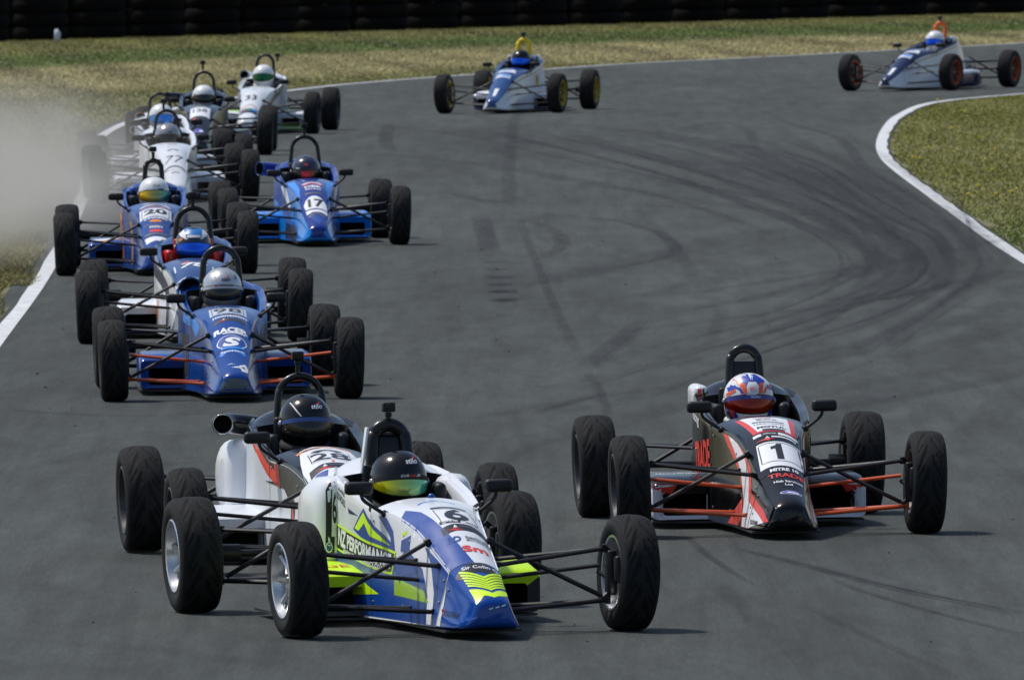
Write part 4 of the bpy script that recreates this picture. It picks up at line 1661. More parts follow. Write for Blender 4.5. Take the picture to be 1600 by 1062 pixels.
c20 = build_car('20', (-3.053, 133.0), 1.9, 'violet blue and orange racing car numbered 20 on the left edge line by the dust',
                (P_BLUE20, P_BLUE20), (P_BLUE20, P_BLUE20), (P_BLUE20, P_BLUE20), hoop=('black', .07, .945, .022), panel=.10, camera=(0, 1.66, .99),
                driver=dict(label='person in white helmet with amber visor, driving car 20', dz=-0.01, suit=M_SUITB, shell=SH_WHITE, visor=VIS_AMBER, turn=4))
c77 = build_car('77', (-3.478, 160.1), 3.8, 'all white racing car numbered 77 coming out of the dust',
                (P_WHITE, P_WHITE), (P_WHITE, P_WHITE), (P_WHITE, P_GREY), hoop=('black', .11, .92, .018), camera=(-.03, 1.66, .965),
                driver=dict(label='person in grey helmet, driving the white car 77', dz=-0.025, suit=M_SUIT, shell=SH_GREY, visor=VIS_SMOKE, turn=0))
cB = build_car('B', (-3.70, 169.0), 5.5, 'white racing car half hidden in the dust behind car 77',
               (P_WHITE, P_WHITE), (P_WHITE, P_GREY), (P_WHITE, P_GREY), hoop=('black', .11, .955, .018),
               intake=[([(-.215, 1.66, .70), (-.215, 1.74, .70), (-.19, 1.85, .69), (-.1, 1.95, .67)], .052, P_WHITE, V_TAN), ([(-.30, 1.48, .565), (-.30, 1.56, .565), (-.28, 1.7, .56), (-.2, 1.85, .56)], .042, P_GREY, P_GREY)],
               driver=dict(label='person in white helmet with sky blue visor, driving the white car in the dust', dz=0.03, suit=M_SUITW, shell=SH_WHITE, visor=VIS_SKY, turn=3))
cD = build_car('D', (-3.695, 184.2), -.9, 'charcoal grey racing car with white number panel between two white cars',
               (P_CHAR, P_CHAR), (P_CHAR, P_CHAR), (P_CHAR, P_CHAR), hoop=('black', .115, .97, .018), camera=(-.01, 1.665, 1.03),
               intake=[([(-.44, 1.70, .675), (-.40, 1.73, .674), (-.29, 1.79, .66), (-.17, 1.85, .64), (-.05, 1.9, .62)], .056, P_CHAR, P_CHAR)],
               driver=dict(label='person in white helmet with dark visor, driving the charcoal car', suit=M_SUIT, shell=SH_WHITE, visor=VIS_SMOKE, turn=8))
cW = build_car('W', (-3.298, 197.5), -5.5, 'white racing car with lime green trim, hindmost of the left hand queue',
               (P_WHITE, P_WHITE), (P_WHITE, P_GREY), (P_WHITE, P_WHITE), hoop=('black', .105, .985, .020), camera=(.16, 1.66, .93),
               intake=[([(-.275, 1.68, .735), (-.27, 1.76, .735), (-.22, 1.85, .71), (-.1, 1.95, .67)], .056, P_WHITE, P_GREY)],
               driver=dict(label='person in white helmet with green visor, driving the white and lime car', dz=0.05, suit=M_SUITW, shell=SH_WHITE, visor=VIS_GREEN, turn=-2))
cY = build_car('Y', (-.115, 211.0), -11.2, 'blue and white racing car with yellow roll hoop and yellow wheels, far up the track',
               (P_BLUE75, P_WHITE), (P_BLUE75, P_WHITE), (P_WHITE, P_NAVY), hoop=('yellow', .075, .975, .034), camera=(0, 1.665, 1.0), rims=(M_RIMY, M_RIMY), steer=-4,
               driver=dict(label='person in black helmet with blue visor, under the yellow roll hoop', dz=0.025, suit=M_SUIT, shell=SH_BLACK, visor=VIS_BLUE, turn=-4))
cX = build_car('X', (5.727, 225.97), -22.2, 'silver and navy racing car with orange roll hoop at the far right',
               (P_NAVY, P_WHITE), (P_NAVY, P_WHITE), (P_WHITE, P_NAVY), hoop=('orange', .075, .965, .030), camera=(0, 1.665, .99), rims=(M_RIMO, M_RIMO), steer=-5,
               driver=dict(label='person in white helmet with blue visor, under the orange roll hoop', dz=0.035, suit=M_SUITW, shell=SH_WHITE, visor=VIS_BLUE, turn=-6))

# ---------------------------------------------------------------- liveries
def plate(c, cen, w, h, txt, m=V_WHITE, mt=V_BLACK, tw=.6, th=.55, border=True, part='body', tb=.03, shear=0.0, dy=0.0):
    decal(c[part], 'top', rect(cen, w, h), m, 'number_plate', .003)
    if border:
        for a, b, ww, hh in ((0, .42, .86, .015), (0, -.42, .86, .015), (-.43, 0, .022, .84), (.43, 0, .022, .84)):
            decal(c[part], 'top', rect((cen[0] + a * w, cen[1] + b * h), ww * w, hh * h if hh < .1 else hh * h), mt, 'plate_border', .0045)
    letters(c[part], 'top', txt, (cen[0], cen[1] + dy), w * tw, h * th, mt, bold=tb, shear=shear, off=.006, name='race_number')


def strip_logo(c, cen, w, h, part='body', col=V_DKGREY):
    """dark sponsor strip with a small white A, red star and fine print"""
    P = [(cen[0] - w / 2, cen[1] - h * .75), (cen[0] - w * .2, cen[1] - h * .35), (cen[0] + w * .2, cen[1] - h * .35), (cen[0] + w / 2, cen[1] - h * .75), (cen[0] + w / 2, cen[1] + h * .25), (cen[0] + w * .2, cen[1] + h * .62), (cen[0] - w * .2, cen[1] + h * .62), (cen[0] - w / 2, cen[1] + h * .25)]
    decal(c[part], 'top', P, col, 'sponsor_strip', .003)
    x, y = cen
    decal(c[part], 'top', [(x - w * .24, y + h * .05), (x - w * .14, y + h * .05), (x - w * .19, y + h * .45)], V_WHITE, 'logo', .0055)
    decal(c[part], 'top', [(x - w * .40, y - h * .25), (x - w * .28, y - h * .15), (x - w * .22, y + h * .0), (x - w * .17, y - h * .15), (x - w * .02, y - h * .2), (x - w * .15, y - h * .28), (x - w * .18, y - h * .40), (x - w * .24, y - h * .3)], V_RED, 'logo', .0055)
    decal(c[part], 'top', rect((x + w * .15, y + h * .22), w * .5, h * .15), V_GREY, 'fine_print', .0055)


# ---- car 6
b6, n6 = c6['body'], c6['nose']
L6 = lambda p, m, nm='stripe', o=.003, part=b6: decal(part, 'left', p, m, nm, o)
L6([(1.575, .36), (.54, .29), (.43, .36), (.30, .42), (.12, .40), (-.228, .30), (-.228, .052), (.5, .052), (1.575, .052)], V_BLUE, 'blue_panel')
L6([(.52, .245), (.06, .205), (-.06, .15), (.50, .165)], vinyl('lime', (150, 190, 40)), 'lime_flash', .0045)
L6([(1.56, .25), (1.0, .22), (.72, .16), (1.56, .12)], V_FLUO, 'yellow_flash', .0045)
L6([(.40, .49), (.47, .47), (.30, .36), (.12, .30), (-.02, .18), (-.08, .055), (-.17, .055), (-.10, .20), (.02, .33), (.2, .44)], V_WHITE, 'white_swoosh', .0045)
L6([(.46, .42), (.34, .45), (.34, .37), (.46, .37)], V_BLUE, 'blue_mark', .006)
L6([(.46, .33), (.30, .335), (.20, .28), (.40, .26), (.44, .22), (.47, .26)], V_BLUE, 'blue_mark', .006)
L6([(.455, .455), (.40, .47), (.40, .45), (.455, .44)], V_FLUO, 'yellow_mark', .0065)
L6([(.82, .565), (.74, .57), (.58, .46), (.50, .28), (.53, .28), (.61, .43)], V_BLUE, 'blue_line')
L6([(1.12, .45), (.94, .555), (.79, .475), (.56, .395), (.56, .36), (1.0, .42)], V_BLUE, 'blue_zigzag', .0035)
L6([(1.09, .455), (.94, .535), (.80, .455), (.60, .39), (.84, .425), (.925, .485), (1.02, .445)], V_FLUO, 'yellow_zigzag', .005)
L6([(1.58, .478), (.525, .366), (.555, .258), (.62, .258), (1.58, .352)], V_FLUO, 'sponsor_panel', .0055)
L6([(1.58, .468), (.54, .355), (.565, .270), (.63, .270), (1.58, .362)], V_BLACK, 'sponsor_panel', .007)
letters(b6, 'left', 'NZ', (1.335, .398), .17, .084, V_WHITE, ang=-6, bold=.045, shear=.1, off=.0095, mirror=True)
letters(b6, 'left', 'PERFORMANCE', (.905, .352), .66, .070, V_WHITE, ang=-6, bold=.045, off=.0095, mirror=True)
letters(b6, 'left', 'WWW.NZPERFORMANCE.CO.NZ', (.98, .310), .68, .022, V_WHITE, ang=-5.2, bold=.03, off=.0095, mirror=True)
letters(b6, 'left', 'BLAKE', (1.36, .625), .15, .034, V_BLACK, ang=-12, bold=.02, off=.005, mirror=True)
letters(b6, 'left', 'DOWDALL', (1.36, .580), .19, .034, V_BLACK, ang=-12, bold=.02, off=.005, mirror=True)
L6([(1.22, .545), (1.03, .515), (1.20, .52)], V_NAVY, 'blue_mark')
T6 = lambda p, m, nm='stripe', o=.003, part=b6: decal(part, 'top', p, m, nm, o)
T6([(-.195, .50), (-.15, .575), (-.105, .44), (-.075, .20), (-.035, -.02), (.0, -.232), (-.135, -.232), (-.155, .1), (-.18, .4)], V_BLUE, 'blue_flank')
T6([(.165, .45), (.15, .1), (.125, -.232), (.145, -.232), (.175, .1), (.185, .4)], V_BLUE, 'blue_flank')
T6(arc_band((0, .30), .16, .36, 55, 125, .012), V_SKY, 'blue_line', .004)
T6(rect((.025, .447), .17, .035), V_DKGREY, 'sponsor_strip')
plate(c6, (.028, .305), .20, .235, '6', tw=.56, th=.80, tb=.03)
T6(rect((-.02, .200), .10, .028), V_BLACK, 'sponsor_strip')
letters(b6, 'top', 'Giltrap', (-.02, .200), .075, .018, V_WHITE)
letters(b6, 'top', 'GILTRAP', (.085, .198), .06, .014, V_GREY)
strip_logo(c6, (.035, .125), .225, .075, col=V_BLACK)
letters(b6, 'top', 'BD', (-.045, .010), .075, .055, V_BLUE, bold=.03, shear=.3)
letters(b6, 'top', 'BlakeDowdall', (.075, .025), .12, .024, V_DKGREY)
letters(b6, 'top', 'MOTORSPORT', (.075, -.005), .12, .02, V_DKGREY)
letters(b6, 'top', 'Sm', (.035, -.095), .12, .06, V_CORAL, bold=.035)
decal(n6, 'top', arc_band((.0, -.66), .2, .415, 48, 125, .085), V_BLACK, 'sponsor_strip')
letters(n6, 'top', 'Sir Colin G', (.015, -.282), .17, .03, V_WHITE, bold=.02)
decal(n6, 'top', [(-.005, -.245), (.11, -.245), (.10, -.252), (-.005, -.252)], V_GREY, 'seam_tape', .004)
for k in range(6):
    y = -.305 - .0285 * k
    w = .098 - .002 * k
    decal(n6, 'top', [(-w + .012, y), (.012, y - .10), (w + .012, y), (w + .012, y + .017), (.012, y - .079), (-w + .012, y + .017)], V_FLUO, 'chevron', .006)
decal(n6, 'top', [(-.078, -.475), (.012, -.572), (.102, -.475), (.102, -.535), (.06, -.580), (.012, -.612), (-.03, -.590), (-.055, -.615), (-.074, -.62)], V_FLUO, 'chevron', .0035)
letters(n6, 'left', 'YOKOHAMA', (-.40, .115), .20, .026, V_NAVY, ang=-2, mirror=True)
letters(n6, 'left', 'Y', (-.30, .118), .025, .034, V_RED, mirror=True, off=.006)
decal(n6, 'left', [(-.245, .055), (-.30, .055), (-.272, .16), (-.245, .24)], V_WHITE, 'white_swoosh', .0035)
for (a, b_) in ((.0, -.622), (.03, -.615), (-.03, -.618)):
    decal(n6, 'front', rect((a + .02, .155 + a * .2), .02, .006, 20), V_WHITE, 'paint_chip', .003)
letters(c6['pod', -1], 'top', 'GGE', (-.41, 1.13), .20, .07, V_RED, bvh=BVH_POD, bold=.0)
letters(c6['pod', 1], 'top', 'GGE', (.42, 1.13), .20, .07, V_RED, bvh=BVH_POD, bold=.0)
# side scoops of car 6, the picture-left one carrying a number
for s in (-1, 1):
    V_, F_ = [], []
    sec = [(1.46, .02, .10), (1.465, .055, .17), (1.49, .085, .195), (1.56, .105, .21), (1.75, .12, .20), (1.95, .10, .16), (2.12, .06, .1), (2.2, .01, .04)]
    for y, rx_, rz_ in sec:
        for k in range(24):
            a = 2 * math.pi * k / 24
            ca, sa = math.cos(a), math.sin(a)
            V_.append((s * .285 + rx_ * abs(ca) ** .7 * (1 if ca > 0 else -1), y, .475 + rz_ * abs(sa) ** .7 * (1 if sa > 0 else -1)))
    for i in range(len(sec) - 1):
        for k in range(24):
            F_.append((i * 24 + k, i * 24 + (k + 1) % 24, (i + 1) * 24 + (k + 1) % 24, (i + 1) * 24 + k))
    F_ += [tuple(range(24)), tuple((len(sec) - 1) * 24 + k for k in range(24))]
    me = autosmooth(mesh('side_scoop', V_, F_, True), 60)
    o = link('side_scoop', me, P_WHITE, c6['root'])
    link('side_fairing', me, P_WHITE, c28['root']).location = (0, .22, -.07)
    if s < 0:
        bs = bvh_of(me)
        decal(o, 'front', [(-.35, .31), (-.345, .62), (-.325, .655), (-.30, .66), (-.31, .31)], V_BLACK, 'number_panel', .003, bs)
        decal(o, 'front', [(-.322, .40), (-.316, .635), (-.292, .635), (-.300, .40)], V_WHITE, 'number_plate', .0045, bs)
        letters(o, 'front', '6', (-.307, .535), .020, .15, V_BLACK, bold=.03, off=.006, bvh=bs)
        decal(o, 'front', oval((-.333, .35), .03, .05), V_WHITE, 'logo', .005, bs)
        decal(o, 'front', oval((-.333, .35), .022, .04), V_BLUE, 'logo', .006, bs)
# thin antenna-like fin beside the hoop with a yellow strip
g = Geo().box((-.135, 1.585, .80), (.012, .05, .22), 0, .004, Matrix.Rotation(R(8), 3, 'Y'))
fin = link('hoop_stay', g.mesh('hoop_stay'), P_WHITE, c6['root'])
for k in range(4):
    decal(fin, 'front', rect((-.134 + .004 * k, .745 + .035 * k), .010, .026), V_FLUO, 'marking', .004, bvh_of(fin.data))
g = Geo().lathe([(0, .0), (0, .018), (.012, .016), (.02, .008), (.022, 0)], 14, 'z', (.0, .70, .606))
link('cowl_knob', g.mesh('cowl_knob'), P_BLUE6, c6['root'])
hl(c6, 'stilo', (.03, .085), .058, .024, V_WHITE, bold=.02)
hd(c6, rect((.046, .101), .008, .012), V_RED)
hl(c6, 'civil', (-.012, .020), .036, .014, V_WHITE, bold=.01, off=.0085)
hl(c6, 'train', (.027, .020), .036, .013, V_CORAL, bold=.01, off=.0085)
hl(c6, '.nz', (.056, .019), .02, .011, V_WHITE, off=.0085)

# ---- car 28
b, n = c28['body'], c28['nose']
decal(b, 'top', [(-.125, .70), (-.04, .825), (.04, .825), (.125, .70), (.17, .45), (.16, .2), (.15, -.234), (-.15, -.234), (-.16, .2), (-.15, .45)], V_WHITE, 'cowl_panel', .0025)
for fr in ('left', 'right'):
    D_ = lambda p, m, nm, o: decal(b, fr, p, m, nm, o)
    D_([(1.57, .70), (1.2, .57), (.85, .50), (.62, .40), (.36, .37), (.15, .44), (.40, .50), (.62, .545), (.85, .56), (1.57, .72)], V_BLACK, 'black_band', .003)
    D_([(1.30, .615), (1.20, .625), (.74, .485), (.655, .395), (.76, .425)], V_CORAL, 'red_flash', .0045)
    D_([(.655, .395), (.70, .50), (.735, .575), (.79, .575), (.745, .47)], V_CORAL, 'red_flash', .005)
    D_([(.92, .43), (.60, .40), (.44, .32), (.40, .18), (.33, .16), (.36, .33), (.52, .43)], V_BLACK, 'black_spike', .0045)
    D_([(.42, .34), (.36, .18), (.31, .10), (.30, .2)], V_CORAL, 'red_flash', .006)
decal(b, 'top', [(-.15, .655), (0, .815), (.145, .70), (.14, .665), (0, .775), (-.145, .615)], V_ORANGE, 'sponsor_strip', .004)
letters(b, 'top', 'BAKER', (-.06, .715), .14, .026, V_BLACK, ang=44)
decal(b, 'top', arc_band((0, .44), .11, .21, 40, 140, .05), V_DKGREY, 'sponsor_strip', .004)
plate(c28, (0, .44), .24, .22, '28', tw=.82, th=.70, tb=.02)
decal(b, 'top', oval((0, .315), .018, .03), V_CORAL, 'logo', .005)
strip_logo(c28, (0, .235), .26, .085, col=V_BLACK)
decal(b, 'top', [(-.15, .12), (-.10, .18), (-.04, .19), (-.06, .08), (-.12, .02)], V_BLUE, 'blue_mark', .004)
letters(b, 'top', 'neale', (.03, .10), .10, .04, V_BLUE)
letters(c28['pod', -1], 'left', 'neale', (1.25, .15), .14, .035, V_WHITE, bvh=BVH_POD, mirror=True)
letters(c28['pod', -1], 'left', 'Motorsport', (1.25, .105), .18, .03, V_WHITE, bvh=BVH_POD, mirror=True)
decal(c28['pod', -1], 'left', rect((1.42, .12), .04, .09, 20), V_CORAL, 'red_flash', .003, BVH_POD)
hl(c28, 'stilo', (.03, .075), .058, .024, V_WHITE, bold=.02)
hd(c28, rect((.046, .091), .008, .012), V_RED)
hd(c28, [(-.092, .092), (-.088, .095), (-.068, .055), (-.05, .028), (-.055, .026), (-.074, .052)], V_WHITE)  # painted highlight: thin white glint line on the black shell

# ---- car 1
b, n = c1['body'], c1['nose']
T1 = lambda p, m, nm='stripe', o=.003: decal(b, 'top', p, m, nm, o)
T1([(-.150, .72), (.160, .72), (.130, .275), (-.097, .275)], V_RED, 'red_band', .0025)
T1([(-.125, .73), (.130, .73), (.105, .30), (-.072, .30)], V_WHITE, 'sponsor_panel', .004)
letters(b, 'top', 'ewc', (.005, .60), .11, .035, V_GREY, bold=.03)
T1(rect((.005, .515), .17, .03), V_GREY, 'sponsor_strip', .0055)
letters(b, 'top', 'HARVARD', (.005, .455), .16, .024, V_DKGREY)
letters(b, 'top', 'MOTUL', (.010, .375), .155, .045, V_BLACK, bold=.045)
T1(rect((.015, .312), .12, .04), V_DKGREY, 'sponsor_strip', .0055)
letters(b, 'top', 'W', (-.01, .665), .10, .05, V_CORAL, bold=.0)
T1(rect((.015, .238), .235, .035), V_WHITE, 'sponsor_strip', .003)
T1(rect((-.015, .238), .09, .032), V_BLACK, 'sponsor_strip', .0045)
letters(b, 'top', 'Giltrap', (-.015, .238), .07, .02, V_WHITE, off=.007)
T1([(-.045, .175), (-.02, .175), (-.032, .205)], V_WHITE, 'logo', .004)
T1(rect((.055, .192), .13, .016), V_WHITE, 'fine_print', .004)
T1([(-.10, .165), (-.05, .172), (-.035, .19), (-.02, .168), (.01, .165), (-.02, .158), (-.03, .145), (-.045, .156)], V_RED, 'logo', .004)
for part_, yy0, yy1 in ((b, -.228, .135), (n, -.30, -.246)):
    pass
T1([(-.105, -.16), (.128, -.16), (.135, .13), (-.098, .13)], V_WHITE, 'number_plate', .003)
for P_ in (rect((.015, .112), .205, .006), rect((.017, -.105), .205, .006), rect((-.090, .003), .006, .21), rect((.121, .003), .006, .21)):
    T1(P_, V_BLACK, 'plate_border', .0045)
decal(b, 'top', [(-.006, -.085), (.030, -.085), (.030, .098), (.006, .098), (-.004, .076), (-.030, .064), (-.030, .036), (-.006, .046)], V_BLACK, 'race_number', .008)
letters(b, 'top', 'MITRE 10', (.015, -.205), .15, .036, V_WHITE, bold=.04)
letters(n, 'top', 'TRADE', (.018, -.272), .19, .046, V_RED, bold=.03)
letters(n, 'top', 'Hiab Services', (.02, -.345), .15, .026, V_WHITE, bold=.02)
letters(n, 'top', 'Ltd', (.02, -.385), .04, .024, V_WHITE, bold=.02)
decal(n, 'top', oval((.02, -.485), .115, .05), V_WHITE, 'logo', .003)
decal(n, 'top', oval((.02, -.485), .105, .042), V_PURPLE, 'logo', .0045)
decal(n, 'top', rect((.03, -.488), .06, .014), V_WHITE, 'fine_print', .006)
for part_ in (b, n):
    Q = (lambda y: max(y, -.230)) if part_ is b else (lambda y: min(y, -.248))
    for fr in ('left', 'right'):
        def cut(P):
            lo = part_ is n
            bm = poly_bm(P)
            bmesh.ops.triangulate(bm, faces=bm.faces[:])
            bmesh.ops.bisect_plane(bm, geom=bm.verts[:] + bm.edges[:] + bm.faces[:], plane_co=(-.24 + (-.004 if lo else .008), 0, 0), plane_no=(1, 0, 0) if lo else (-1, 0, 0), clear_outer=True)
            return bm
        for P, m_, o_ in (([(.74, .575), (.56, .575), (.20, .45), (.0, .36), (-.14, .23), (-.45, .155), (-.60, .10), (-.25, .05), (-.02, .05), (.04, .2), (.25, .33), (.55, .455)], V_CORAL, .003),
                          ([(.58, .52), (.50, .52), (.18, .415), (.0, .31), (-.10, .19), (-.40, .125), (-.54, .09), (-.25, .052), (-.05, .052), (.0, .17), (.2, .33)], V_WHITE, .0045),
                          ([(.40, .052), (.06, .20), (-.02, .10), (.06, .052)], V_CORAL, .0055)):
            me = project_bm(cut(P), fr, BVH_BODY, o_, .03, 'swoosh')
            if len(me.polygons):
                link('swoosh', me, m_, part_)
letters(b, 'left', 'TRADE', (1.12, .38), .52, .17, V_CORAL, ang=4, bold=.04, mirror=True)
letters(b, 'left', 'Racing', (1.36, .575), .30, .07, V_WHITE, ang=-6, bold=.03, mirror=True)
letters(b, 'right', 'TRADE', (1.12, .38), .52, .17, V_CORAL, ang=-4, bold=.04)
for fr in ('left', 'right'):
    decal(b, fr, [(1.60, .60), (1.66, .745), (1.86, .775), (1.92, .60)], V_WHITE, 'fin_panel', .003)
    decal(b, fr, [(1.60, .62), (1.64, .745), (1.70, .75), (1.66, .60)], V_CORAL, 'fin_stripe', .0045)
letters(n, 'left', 'YOKOHAMA', (-.36, .085), .17, .024, V_DKGREY, mirror=True, off=.007)
letters(c1['pod', -1], 'top', 'MACHINERY', (-.40, 1.25), .25, .06, V_WHITE, bvh=BVH_POD)
for s in (-1, 1):
    decal(c1['pod', s], 'front', [(s * .46, .235), (s * .57, .235), (s * .575, .05), (s * .50, .05), (s * .515, .16), (s * .47, .20)], V_WHITE, 'white_corner', .003, BVH_POD)
    decal(c1['pod', s], 'front', [(s * .44, .235), (s * .57, .24), (s * .575, .215), (s * .53, .205), (s * .51, .18), (s * .47, .185)], V_CORAL, 'red_flash', .0045, BVH_POD)
me = autosmooth(Geo().box((-.235, 1.82, .665), (.085, .34, .15), 0, .035).mesh('engine_cover_shoulder'), 40)
o = link('engine_cover_shoulder', me, P_WHITE, c1['root'])
bs = bvh_of(me)
decal(o, 'front', [(-.250, .58), (-.225, .58), (-.235, .76), (-.255, .76)], V_CORAL, 'stripe', .004, bs)
decal(o, 'front', [(-.222, .58), (-.185, .58), (-.185, .76), (-.230, .76)], V_BLACK, 'stripe', .004, bs)
hb, ho = vinyl('helmet_blue', (30, 58, 170)), vinyl('helmet_orange', (236, 92, 34))
hd(c1, [(-.045, .132), (-.055, .085), (-.03, .07), (-.022, .095), (.022, .095), (.03, .07), (.06, .08), (.075, .095), (.03, .128)], hb, .0015)
hd(c1, [(-.015, .135), (-.004, .098), (.001, .13)], V_WHITE, .003)
hd(c1, [(.012, .135), (.004, .098), (.0, .13)], V_WHITE, .003)
hd(c1, [(-.062, .088), (-.038, .082), (-.030, .030), (-.052, .030)], ho, .0025)
hd(c1, [(-.10, .095), (-.085, .105), (-.05, .075), (-.062, .066), (-.075, .08)], ho, .002)
hd(c1, [(-.13, .055), (-.085, .075), (-.08, .060), (-.13, .035)], hb, .0022)
hd(c1, [(.13, .055), (.085, .075), (.08, .060), (.13, .035)], hb, .0022)
hd(c1, [(-.134, -.02), (-.105, -.035), (-.075, -.10), (-.10, -.12), (-.134, -.10)], hb, .0018)
hd(c1, [(.134, -.02), (.105, -.035), (.075, -.10), (.10, -.12), (.134, -.10)], hb, .0018)
hd(c1, [(.062, .088), (.038, .082), (.030, .030), (.052, .030)], ho, .0025)
hd(c1, [(-.105, .075), (-.06, .06), (-.05, .03), (-.062, .03), (-.072, .052), (-.11, .065)], hb, .0025)
hd(c1, [(.105, .075), (.07, .06), (.055, .03), (.067, .03), (.078, .05), (.11, .065)], ho, .0025)
hd(c1, [(-.126, .03), (-.09, .055), (-.085, .045), (-.128, .01)], ho, .0025)
hd(c1, [(-.122, -.02), (-.10, -.045), (-.09, -.10), (-.11, -.09)], ho, .0025)
hd(c1, [(-.128, -.06), (-.10, -.075), (-.07, -.12), (-.10, -.12)], hb, .0025)
decal(c1['helm'], 'front', rect((0, .058), .060, .040), V_WHITE, 'marking', .003, BVH_HELM, .02)
decal(c1['helm'], 'front', oval((0, .055), .046, .024), V_RED, 'logo', .0045, BVH_HELM, .02)
decal(c1['helm'], 'front', oval((0, .055), .042, .020), V_WHITE, 'logo', .0055, BVH_HELM, .02)
hl(c1, 'BELL', (0, .055), .030, .010, V_RED, bold=.03, off=.007)
hl(c1, 'Ultimate', (-.01, .027), .05, .011, V_WHITE, bold=.02, off=.0095, shear=.2)
hl(c1, 'Grafics', (.012, .013), .05, .011, V_WHITE, bold=.02, off=.0095, shear=.2)

# ---- car 98
b, n = c98['body'], c98['nose']
T = lambda p, m, nm='stripe', o=.003, q=None: decal(q or b, 'top', p, m, nm, o)
for fr in ('left', 'right'):
    decal(b, fr, [(.95, .56), (.70, .545), (.45, .47), (.55, .40), (.72, .47), (1.0, .50)], V_SKY, 'sky_flash', .003)
    decal(b, fr, rect((.95, .28), .34, .26), V_DKGREY, 'side_panel', .003)
    for k in range(8):
        decal(b, fr, rect((.98 - .03 * k, .16), .012, .12), V_GREY, 'fine_print', .005)
T(arc_band((0, .62), .145, .10, 25, 155, .02), V_GREY, 'cowl_strip')
plate(c98, (0, .515), .245, .25, '98', m=vinyl('pale', (196, 206, 222)), tw=.76, th=.70, tb=.012)
T(rect((0, .362), .13, .02), V_GREY, 'sponsor_strip')
letters(b, 'top', 'monsoon', (.005, .305), .225, .045, V_WHITE, bold=.03)
strip_logo(c98, (0, .225), .20, .06, col=V_DKGREY)
letters(b, 'top', 'RACER', (.002, .055), .225, .075, V_WHITE, bold=.05)
T(rect((0.02, .012), .15, .018), V_WHITE, 'fine_print')
for part_ in (b,):
    T(oval((0, -.125), .20, .205), V_WHITE, 'logo_ring')
    T(oval((0, -.125), .186, .19), V_BLUE, 'logo_disc', .0045)
letters(b, 'top', 'S', (0, -.125), .125, .135, V_WHITE, bold=.05, shear=.2, off=.007)
T(rect((0, -.213), .15, .026), V_SKY, 'sky_flash', .0055)
letters(n, 'top', 'Sportco', (0, -.268), .16, .036, V_WHITE, bold=.02)
T(arc_band((0, -.40), .12, .16, 40, 140, .03), V_SKY, 'sky_flash', .003, n)
for P_, m_ in (([(.03, -.50), (.075, -.44), (.095, -.50), (.085, -.56), (.05, -.58)], V_WHITE), ([(-.05, -.47), (-.02, -.455), (0.01, -.47), (-.02, -.465)], V_WHITE), ([(-.02, -.53), (.02, -.51), (.05, -.53), (.02, -.535)], V_WHITE), ([(.04, -.52), (.065, -.49), (.075, -.53)], V_DKGREY)):
    T(P_, m_, 'scuff', .003 if m_ is V_WHITE else .0045, n)
decal(n, 'front', [(-.105, .075), (.105, .075), (.085, .135), (.045, .163), (-.045, .163), (-.085, .135)], V_GREY, 'bare_tip', .003)
hl(c98, 'stilo', (.015, .062), .056, .024, V_BLACK, bold=.02)
hd(c98, rect((.032, .079), .008, .013), V_RED)
decal(c98['helm'], 'front', rect((-.05, .018), .018, .010), V_RED, 'marking', .009, BVH_HELM, .02)
decal(c98['helm'], 'front', rect((.015, .018), .09, .005), V_DKGREY, 'fine_print', .009, BVH_HELM, .02)
hd(c98, [(-.062, .112), (-.055, .114), (-.058, .085), (-.048, .07), (-.062, .078)], V_DKGREY)
hd(c98, [(.078, .085), (.085, .087), (.088, .06), (.080, .062)], V_DKGREY)

# ---- car 78
b, n = c75['body'], c75['nose']
letters(b, 'top', '78', (0, .42), .20, .16, V_WHITE, bold=.04, shear=.15, name='race_number')
decal(b, 'top', [(-.15, .50), (-.14, .50), (-.13, .32), (-.14, .32)], V_WHITE, 'plate_border')
decal(b, 'top', [(.15, .50), (.14, .50), (.13, .32), (.14, .32)], V_WHITE, 'plate_border')
decal(b, 'top', arc_band((0, .42), .14, .19, 35, 145, .03), V_GREY, 'sponsor_strip')
decal(b, 'top', arc_band((0, .40), .13, .16, 110, 145, .03), V_RED, 'sponsor_strip', .0045)
decal(b, 'top', rect((0, .70), .18, .03), V_GREY, 'sponsor_strip')
decal(b, 'top', [(-.15, .10), (-.06, .12), (-.05, .04), (-.14, .02)], V_WHITE, 'logo')
letters(b, 'top', 'RB', (-.10, .07), .06, .05, V_NAVY, bold=.03)
for fr in ('left', 'right'):
    decal(b, fr, [(1.57, .66), (.9, .55), (.4, .40), (.1, .10), (.1, .052), (.35, .052), (.5, .3), (.9, .44), (1.57, .5)], V_NAVY, 'navy_panel', .003)
    decal(b, fr, [(.95, .46), (.5, .34), (.30, .08), (.34, .08), (.54, .31), (.95, .42)], V_WHITE, 'white_line', .0045)
    decal(b, fr, [(1.0, .30), (.85, .28), (.85, .16), (1.0, .14)], V_ORANGE, 'orange_flash', .0045)
    decal(b, fr, [(1.62, .60), (1.66, .74), (1.90, .765), (1.95, .60)], V_WHITE, 'white_panel', .003)
    decal(b, fr, [(1.67, .62), (1.70, .72), (1.86, .735), (1.89, .62)], V_BLACK, 'vent', .0045)
hblue = vinyl('helmet_sky', (44, 120, 196))
hd(c75, [(-.07, .115), (-.06, .085), (0, .075), (.06, .085), (.07, .115), (.03, .136), (-.03, .136)], hblue, .002)
hd(c75, [(-.125, .06), (-.10, .09), (-.07, .115), (-.06, .085), (-.055, .055), (-.04, .05), (-.06, .045), (-.10, .07)], V_WHITE, .003)
hd(c75, [(.125, .06), (.10, .09), (.07, .115), (.06, .085), (.055, .055), (.04, .05), (.06, .045), (.10, .07)], V_WHITE, .003)
hd(c75, [(-.115, .04), (-.09, .06), (-.08, .045), (-.10, .03)], V_ORANGE, .003)
